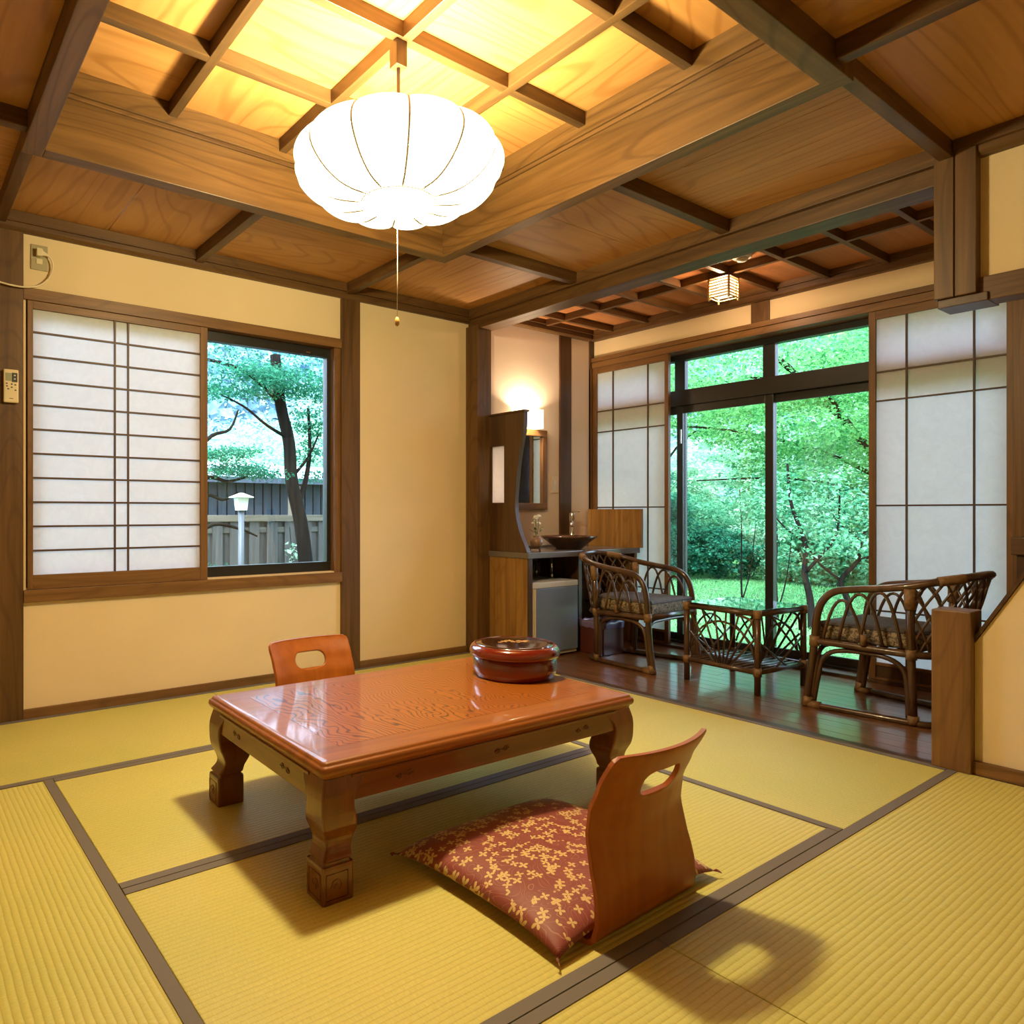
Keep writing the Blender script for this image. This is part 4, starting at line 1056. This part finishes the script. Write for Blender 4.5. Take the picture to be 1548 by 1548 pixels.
shoji('shoji_screen', 'tall paper shoji on the right behind the armchair and newel post', 4.475, 'Y', 1.068, 1.708, .017, 2.071, .032, .034, .046, .012, (1.231, 1.527), (1.729, 1.568, .986, .40), kick=.100)

# ================================================================== GARDEN
GZ = -.32
def leafmesh(P, N_, size, name, aspect=.62, fold=.25):
    n = len(P); P = np.asarray(P, 'f'); N_ = np.asarray(N_, 'f')
    N_ /= np.linalg.norm(N_, axis=1, keepdims=True) + 1e-9
    rnd = np.random.randn(n, 3).astype('f'); u = np.cross(N_, rnd); u /= np.linalg.norm(u, axis=1, keepdims=True) + 1e-9
    w = np.cross(N_, u); s = (size * np.random.uniform(.6, 1.3, n))[:, None].astype('f')
    a = P + u * s; b = P - u * s; c = P + w * s * aspect + N_ * s * fold; d = P - w * s * aspect + N_ * s * fold
    V = np.stack([a, c, b, d], 1).reshape(-1, 3)
    i = np.arange(n)[:, None] * 4
    F = np.concatenate([i + [[0, 1, 2]], i + [[0, 2, 3]]], 1).reshape(-1, 3)
    me = bpy.data.meshes.new(name); me.vertices.add(len(V)); me.vertices.foreach_set('co', V.ravel())
    m = len(F); me.loops.add(m * 3); me.loops.foreach_set('vertex_index', F.ravel().astype('i'))
    me.polygons.add(m); me.polygons.foreach_set('loop_start', np.arange(0, m * 3, 3, dtype='i')); me.polygons.foreach_set('loop_total', np.full(m, 3, 'i'))
    me.update(); me.validate(); return me
def sprays(center, rad, nspray, per, sr, flatness=.3):
    """leaves gathered in sprays inside an ellipsoid"""
    d = np.random.randn(nspray, 3); d /= np.linalg.norm(d, axis=1, keepdims=True); d *= np.random.uniform(.25, 1, (nspray, 1)) ** .45
    C = np.array(center) + d * np.array(rad)
    o = np.random.randn(nspray, per, 3) * np.array([sr, sr, sr * flatness]); P = (C[:, None] + o).reshape(-1, 3)
    Nn = np.random.randn(len(P), 3) * .55 + np.array([0, 0, 1.0]) + np.repeat(d, per, 0) * .35
    return P, Nn
def tree(name, label, cat, base, branches, blobs, mat, size, group=None):
    t = thing(name, label, cat, base, 0, group)
    for k, (pts, r0, r1) in enumerate(branches):
        c = cr([(p[0], p[1], p[2]) for p in pts], 4); n = len(c)
        obj('trunk' if k == 0 else 'branch', MB().tube(c, [r0 + (r1 - r0) * i / (n - 1) for i in range(n)], 7), M_BARK, t)
    Ps, Ns = [], []
    for (c, r, ns, per, sr, fl) in blobs:
        P, Nn = sprays(c, r, ns, per, sr, fl); Ps.append(P); Ns.append(Nn)
    if Ps:
        me = leafmesh(np.concatenate(Ps), np.concatenate(Ns), size, 'foliage'); me.materials.append(mat)
        obj('foliage', me, None, t, 'stuff')
    return t
# ground
def gmat():
    t = NT('moss_ground'); v = t.coord(False)
    c = t.ramp(t.noise(v, 1.3, 4.0, .65), [(.35, (.06, .085, .045, 1)), (.6, (.12, .21, .09, 1))])
    return t.pbr(c, .95, t.bump(t.noise(v, 30.0, 3.0), .6, .02), spec=.1)
gm = MB(); NX = 40
xs_ = np.linspace(-30, 70, NX); ysg = np.linspace(-30, 70, NX); gv = []
def gz(x, y): return GZ + .05 * math.sin(x * .9 + 1) * math.sin(y * .8) + max(0, (max(x - 14, (y - 16) * 1.0))) * .10
for x in xs_: gv.append([gm.bm.verts.new((x, y, gz(x, y) - .02)) for y in ysg])
for i in range(NX - 1):
    for j in range(NX - 1): gm.bm.faces.new((gv[i][j], gv[i + 1][j], gv[i + 1][j + 1], gv[i][j + 1]))
gr = obj('ground', gm, gmat()); gr['kind'] = 'structure'
# house plinth outside
box('foundation', -1.3, 4.70, -1.4, 3.76, -.60, -.301, M_GREYPLINTH, floor)
# grass
n = 60000; gx = np.random.uniform(5.0, 15.5, n); gy = np.random.uniform(.5, 11.0, n)
keep = (np.abs(gy - gx * .52) < gx * .30); gx, gy = gx[keep], gy[keep]
P = np.stack([gx, gy, np.array([gz(a, b) for a, b in zip(gx, gy)]) + .03], 1)
me = leafmesh(P, np.random.randn(len(P), 3) * np.array([1, 1, .15]), .045, 'grass', .16, .05); me.materials.append(F_GRASS)
tag(obj('grass', me, None, None, 'stuff'), 'short bright green grass on the garden floor outside the doors', 'grass', None, 'stuff')

LYR = .22
# maple in front of the doors
tree('maple_tree', 'green maple with spreading branches reaching across the top of the garden doors', 'tree', (10.4, 3.4, GZ),
     [([(0, 0, 0), (-.05, .05, .8), (-.3, .2, 1.6), (-.9, .5, 2.4), (-1.6, 1.0, 3.2)], .085, .035), ([(-.3, .2, 1.6), (-.5, .8, 2.0), (-1.0, 1.7, 2.35), (-1.6, 2.6, 2.5)], .03, .012),
      ([(-.2, .15, 1.3), (-.6, .5, 1.55), (-1.1, 1.1, 1.7), (-1.8, 1.9, 1.68)], .025, .008), ([(-.9, .5, 2.4), (-1.8, .4, 2.7), (-2.7, .7, 2.75)], .03, .012), ([(-.1, .1, 1.0), (-.3, -.2, 1.7), (-.5, -.1, 2.6)], .03, .012)],
     [((-1.6, 1.2, 3.0), (2.1, 2.4, .55), 170, 110, .22, .18), ((-1.2, .7, 2.35), (1.3, 1.5, .40), 90, 110, .20, .18), ((-.9, .7, 1.75), (1.0, 1.1, .35), 60, 100, .18, .18), ((-.3, .25, 1.25), (.7, .8, .25), 30, 90, .16, .18), ((-2.2, 2.8, 2.7), (1.2, 1.4, .4), 60, 110, .2, .18)],
     F_MAPLE, .026)
tree('maple_tree', 'pale green maple leaning in from the left behind the garden doors', 'tree', (10.8, 7.6, GZ),
     [([(0, 0, 0), (.05, -.05, .9), (-.1, -.2, 1.8), (-.5, -.5, 2.8)], .07, .03), ([(-.1, -.2, 1.8), (-.5, -.9, 2.3), (-.9, -1.5, 2.5)], .025, .01)],
     [((-.4, -.6, 3.0), (1.7, 1.7, .6), 120, 110, .2, .18)], F_MAPLE, .026)
# slim trunks on the lawn
tree('garden_tree', 'slender forked tree on the lawn beyond the right garden door', 'tree', (7.9, 3.55, GZ),
     [([(0, 0, 0), (.0, .02, .35), (-.03, .06, .62), (.06, .1, .95), (.02, .22, 1.35), (.1, .3, 1.8)], .042, .012), ([(-.03, .06, .62), (-.02, -.08, .8), (.1, -.2, 1.05), (.05, -.25, 1.5)], .022, .008), ([(.06, .1, .95), (-.05, .25, 1.1), (-.1, .4, 1.3)], .014, .006)],
     [((.05, .15, 1.35), (.55, .6, .35), 34, 40, .16, .35), ((0, -.1, 1.0), (.4, .4, .2), 14, 36, .14, .35)], F_MID, .026)
tree('garden_tree', 'crooked dark-stemmed shrub beside the right shoji, seen through the door', 'shrub', (8.6, 3.45, GZ),
     [([(0, 0, 0), (.02, .05, .3), (.1, .15, .5), (.2, .02, .72), (.12, -.05, .95), (.2, -.15, 1.3)], .04, .01), ([(.2, .02, .72), (.35, -.2, .85), (.4, -.4, 1.05)], .02, .007), ([(.1, .15, .5), (.0, .35, .7), (.0, .5, .95)], .018, .006), ([(.12, -.05, .95), (-.05, .15, 1.2), (-.1, .2, 1.5)], .012, .005)],
     [((.2, -.1, 1.2), (.6, .7, .4), 44, 44, .15, .5), ((.25, -.3, .95), (.4, .5, .22), 18, 40, .13, .5)], F_DARK, .026)
for (x, y, l_) in ((8.4, 4.15, 'thin twin-stemmed sapling on the lawn just right of the door stile'), (9.0, 4.9, 'thin bent sapling on the lawn behind the glass table')):
    tree('sapling', l_, 'sapling', (x, y, GZ), [([(0, 0, 0), (.02, .03, .5), (-.02, .0, 1.0), (.04, .06, 1.6)], .014, .005), ([(0, .01, .1), (.08, -.06, .5), (.10, -.12, 1.1)], .010, .004)],
         [((0, 0, 1.45), (.4, .45, .35), 24, 36, .14, .5)], F_MID, .028)
# shrubs at the edge of the lawn
rb_ = random.Random(11)
shr = [(11.4, 8.0, 1.0, 1.9, F_DARK, 'dark bush filling the left edge of the garden doors'), (13.0, 8.3, 1.3, 1.5, F_MID, 'rounded mid green bush behind the dark bush at the left door'), (12.4, 7.2, .9, .95, F_DARK, 'low dark bush under the pale maple'),
       (13.2, 6.3, 1.2, 1.6, F_LIGHT, 'pale feathery bush in the middle of the left door'), (12.6, 5.6, .8, .9, F_MID, 'low round bush left of the door stile'), (13.6, 5.0, 1.4, 1.9, F_LIGHT, 'tall pale bush right of the door stile'),
       (12.6, 4.2, .9, 1.0, F_MID, 'low green bush behind the slender forked tree'), (11.6, 3.3, 1.0, 1.7, F_DARK, 'dark broad bush at the right edge of the door'), (14.6, 9.8, 1.6, 2.6, F_LIGHT, 'tall pale bush far left in the garden'),
       (14.4, 3.0, 1.5, 2.4, F_MID, 'tall mid green bush behind the dark broad bush'), (9.3, 2.9, .5, .55, F_DARK, 'small dark fern-like bush near the door on the right')]
for (x, y, r, hh, mt, l_) in shr:
    z0 = gz(x, y)
    tree('garden_shrub', l_, 'shrub', (x, y, z0), [([(0, 0, 0), (.05, .02, hh * .4), (.0, .1, hh * .7)], .03, .01), ([(0, 0, .1), (-.15, .1, hh * .4), (-.2, .2, hh * .7)], .02, .008)],
         [((0, 0, hh * .50), (r * .9, r * .9, hh * .48), int(75 * r * hh) + 16, 60, .10, .42), ((.3 * r, .4 * r, hh * .85), (r * .5, r * .5, hh * .3), int(16 * r * hh) + 4, 55, .10, .42), ((-.3 * r, -.5 * r, hh * .75), (r * .5, r * .4, hh * .28), int(14 * r * hh) + 4, 55, .10, .42)], mt, .036)
# trees beyond
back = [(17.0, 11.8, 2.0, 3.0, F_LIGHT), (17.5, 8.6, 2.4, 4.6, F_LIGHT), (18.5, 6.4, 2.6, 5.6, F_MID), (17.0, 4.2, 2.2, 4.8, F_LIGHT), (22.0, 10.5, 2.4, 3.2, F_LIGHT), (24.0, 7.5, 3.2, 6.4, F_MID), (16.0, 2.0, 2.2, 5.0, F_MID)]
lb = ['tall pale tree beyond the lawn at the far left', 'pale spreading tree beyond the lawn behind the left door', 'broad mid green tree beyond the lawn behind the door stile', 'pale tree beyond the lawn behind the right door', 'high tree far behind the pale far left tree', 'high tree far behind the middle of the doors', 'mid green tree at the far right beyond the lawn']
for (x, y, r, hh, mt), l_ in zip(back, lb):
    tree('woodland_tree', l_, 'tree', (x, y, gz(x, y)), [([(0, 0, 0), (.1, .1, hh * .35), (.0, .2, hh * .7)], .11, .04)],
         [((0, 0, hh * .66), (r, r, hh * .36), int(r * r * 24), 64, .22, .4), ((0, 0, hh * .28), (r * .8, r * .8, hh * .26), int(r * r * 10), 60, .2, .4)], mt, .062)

# ---- outside the left window: fence, shed, lamp, trees
FY = 7.4
fe = thing('board_fence', 'weathered grey board fence outside the left window', 'fence', (0, FY, GZ))
x = 2.2; k = 0
rf = random.Random(4)
while x < 5.6:
    w = rf.uniform(.105, .13); front = k % 2 == 0
    obj('fence_board', MB().box(x, x + w, (-.030 if front else .012), (-.012 if front else .030), .03, 1.165 + rf.uniform(-.008, .008), .002), M_GREYWOOD, fe)
    x += w - .012; k += 1
obj('fence_rail', MB().box(2.1, 5.7, -.012, .012, 1.04, 1.10, .002), wood('fence_rail_wood', (.05, .047, .042, 1), (.13, .12, .10, 1), 'X', .8), fe); obj('fence_rail', MB().box(2.1, 5.7, -.012, .012, .25, .31, .002), wood('fence_rail_wood', (.05, .047, .042, 1), (.13, .12, .10, 1), 'X', .8), fe)
obj('fence_cap', MB().box(2.1, 5.7, -.055, .055, 1.165, 1.235, .004), wood('fence_cap_wood', (.07, .06, .043, 1), (.16, .135, .10, 1), 'X', .8), fe)
fpost = wood('fence_post_wood', (.08, .062, .04, 1), (.17, .14, .09, 1), 'Z', .8)
for x in (2.55, 3.86, 5.2): obj('fence_post', MB().box(x - .055, x + .055, .032, .14, 0, 1.57, .004), fpost, fe)
se = thing('garden_shed', 'dark slatted shed wall with pale roof behind the board fence', 'shed', (0, 9.4, GZ))
x = 2.2
while x < 7.6:
    w = .135; obj('wall_board', MB().box(x, x + w - .022, 0, .03, .0, 1.74, .002), M_SHEDWALL, se); x += w
obj('wall_backing', MB().box(2.2, 7.6, .031, .06, 0, 1.74), M_SHEDWALL, se)
obj('roof', MB().hexa([(2.0, -.45, 1.70), (7.8, -.45, 1.70), (7.8, .9, 1.96), (2.0, .9, 1.96)], [(2.0, -.45, 1.745), (7.8, -.45, 1.745), (7.8, .9, 2.005), (2.0, .9, 2.005)]), M_ROOF, se)
obj('fascia', MB().box(2.0, 7.8, -.47, -.452, 1.66, 1.74, .002), M_SHEDWALL, se)
gl = thing('garden_lamp', 'garden post lantern with flat white cap in front of the fence', 'lamp', (2.545, 5.95, GZ))
obj('pole', MB().lathe([(.026, 0), (.026, 1.29)], seg=14), M_POLE, gl)
obj('lamp_box', MB().hexa([(-.040, -.040, 1.285), (.040, -.040, 1.285), (.040, .040, 1.285), (-.040, .040, 1.285)], [(-.050, -.050, 1.394), (.050, -.050, 1.394), (.050, .050, 1.394), (-.050, .050, 1.394)]), M_LAMPWHITE, gl)
obj('cap', MB().rings([[(sx * a, sy * a, z) for sx, sy in ((-1, -1), (1, -1), (1, 1), (-1, 1))] for a, z in ((.082, 1.395), (.085, 1.402), (.04, 1.425), (.012, 1.44))], True, smooth=False), M_LAMPWHITE, gl)
tree('garden_maple', 'dark-trunked maple curving up the right side of the left window', 'tree', (3.62, 6.75, GZ),
     [([(.06, 0, 0), (.0, 0, .7), (-.06, 0, 1.15), (-.17, 0, 1.6), (-.20, 0, 2.0), (-.30, 0, 2.4), (-.36, 0, 2.9)], .085, .055), ([(-.10, 0, 1.35), (.02, .05, 1.6), (.10, .1, 1.95), (.08, .1, 2.4)], .035, .015),
      ([(-.22, 0, 2.05), (-.5, -.1, 2.15), (-.75, -.1, 2.32), (-1.1, -.2, 2.42)], .02, .006), ([(-.18, 0, 1.62), (.0, -.05, 1.85), (.1, -.1, 2.1)], .02, .008), ([(-.3, 0, 2.4), (-.8, -.3, 2.62), (-1.3, -.4, 2.68)], .03, .012)],
     [((-.85, -.3, 2.52), (.75, .6, .12), 46, 90, .13, LYR), ((-.2, -.1, 2.60), (.5, .5, .14), 26, 90, .13, LYR), ((.16, .1, 2.35), (.18, .4, .3), 16, 80, .10, LYR), ((.20, .2, 1.85), (.10, .3, .3), 12, 70, .09, LYR), ((-.2, 0, 3.1), (1.4, 1.2, .3), 50, 80, .2, LYR)], F_DARK, .018)
tree('pine_tree', 'twisted pine with layered needles at the left edge of the window', 'tree', (2.10, 6.15, GZ),
     [([(0, 0, 0), (.03, 0, .6), (.0, 0, 1.2), (.10, 0, 1.7), (.04, 0, 2.3)], .07, .04), ([(.02, 0, 1.45), (.22, 0, 1.58), (.42, .05, 1.55), (.62, .05, 1.60)], .026, .009), ([(.06, 0, 1.75), (.25, 0, 1.95), (.42, 0, 2.02), (.5, 0, 2.2)], .022, .008),
      ([(.03, 0, 1.25), (.2, 0, 1.42), (.36, 0, 1.38), (.5, 0, 1.45)], .022, .008), ([(0, -.1, 1.0), (.2, -.15, 1.16), (.45, -.15, 1.12), (.62, -.15, 1.05)], .022, .007)],
     [((.55, .05, 1.64), (.36, .3, .06), 26, 110, .08, .3), ((.35, 0, 1.80), (.25, .25, .06), 14, 100, .08, .3), ((.15, 0, 2.35), (.25, .3, .08), 8, 50, .10, .3), ((.25, -.1, .75), (.15, .15, .12), 6, 60, .08, .5)], F_DARK, .014)
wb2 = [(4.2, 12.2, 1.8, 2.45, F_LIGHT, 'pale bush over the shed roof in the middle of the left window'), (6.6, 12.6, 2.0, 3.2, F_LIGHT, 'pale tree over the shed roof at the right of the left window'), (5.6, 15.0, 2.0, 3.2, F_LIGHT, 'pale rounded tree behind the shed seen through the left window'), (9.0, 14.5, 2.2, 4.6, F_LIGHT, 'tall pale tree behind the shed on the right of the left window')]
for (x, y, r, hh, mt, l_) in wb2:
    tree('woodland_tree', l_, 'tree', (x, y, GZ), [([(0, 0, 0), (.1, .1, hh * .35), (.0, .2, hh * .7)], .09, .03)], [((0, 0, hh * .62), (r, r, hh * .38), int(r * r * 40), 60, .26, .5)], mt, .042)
tree('garden_vine', 'small vine with broad pale leaves on the fence by the curving trunk', 'plant', (3.72, 7.20, GZ), [([(0, 0, 0), (.02, .05, .5), (-.04, .05, 1.1)], .008, .004)], [((0, .02, .6), (.10, .06, .5), 10, 6, .04, .6)], F_LIGHT, .035)
# wooded hill, its mist painted into the pale blue surface and leaf colours
hm = MB(); NH = 60
hv = []
rh = np.random.RandomState(2)
for i in range(NH):
    row = []
    for j in range(24):
        u = i / (NH - 1); w = j / 23
        ang = math.radians(-10 + 120 * u); d = 34 + 30 * w
        z = GZ - 1 + 27 * w ** .8 * (.8 + .25 * math.sin(5 * u + .5)) + rh.uniform(-.9, .9)
        row.append(hm.bm.verts.new((d * math.cos(ang), d * math.sin(ang), z)))
    hv.append(row)
for i in range(NH - 1):
    for j in range(23): hm.bm.faces.new((hv[i][j], hv[i + 1][j], hv[i + 1][j + 1], hv[i][j + 1])).smooth = True
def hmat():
    t = NT('mist_tinted_hill'); v = t.coord(False)
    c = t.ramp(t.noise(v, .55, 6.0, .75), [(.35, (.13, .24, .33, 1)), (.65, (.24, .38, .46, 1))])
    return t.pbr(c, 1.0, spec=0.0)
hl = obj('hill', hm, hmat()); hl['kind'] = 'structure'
nh = 16000; uu = np.random.rand(nh); ww = np.random.rand(nh) ** 1.2
ang = np.radians(-10 + 120 * uu); dd = 34 + 30 * ww
P = np.stack([dd * np.cos(ang), dd * np.sin(ang), GZ - 1 + 27 * ww ** .8 * (.8 + .25 * np.sin(5 * uu + .5)) + np.random.uniform(-.2, 1.6, nh)], 1)
me = leafmesh(P, np.random.randn(nh, 3) + np.array([-.5, -.5, .8]), .55, 'hill_woods', .7, .3); me.materials.append(F_MISTTINT)
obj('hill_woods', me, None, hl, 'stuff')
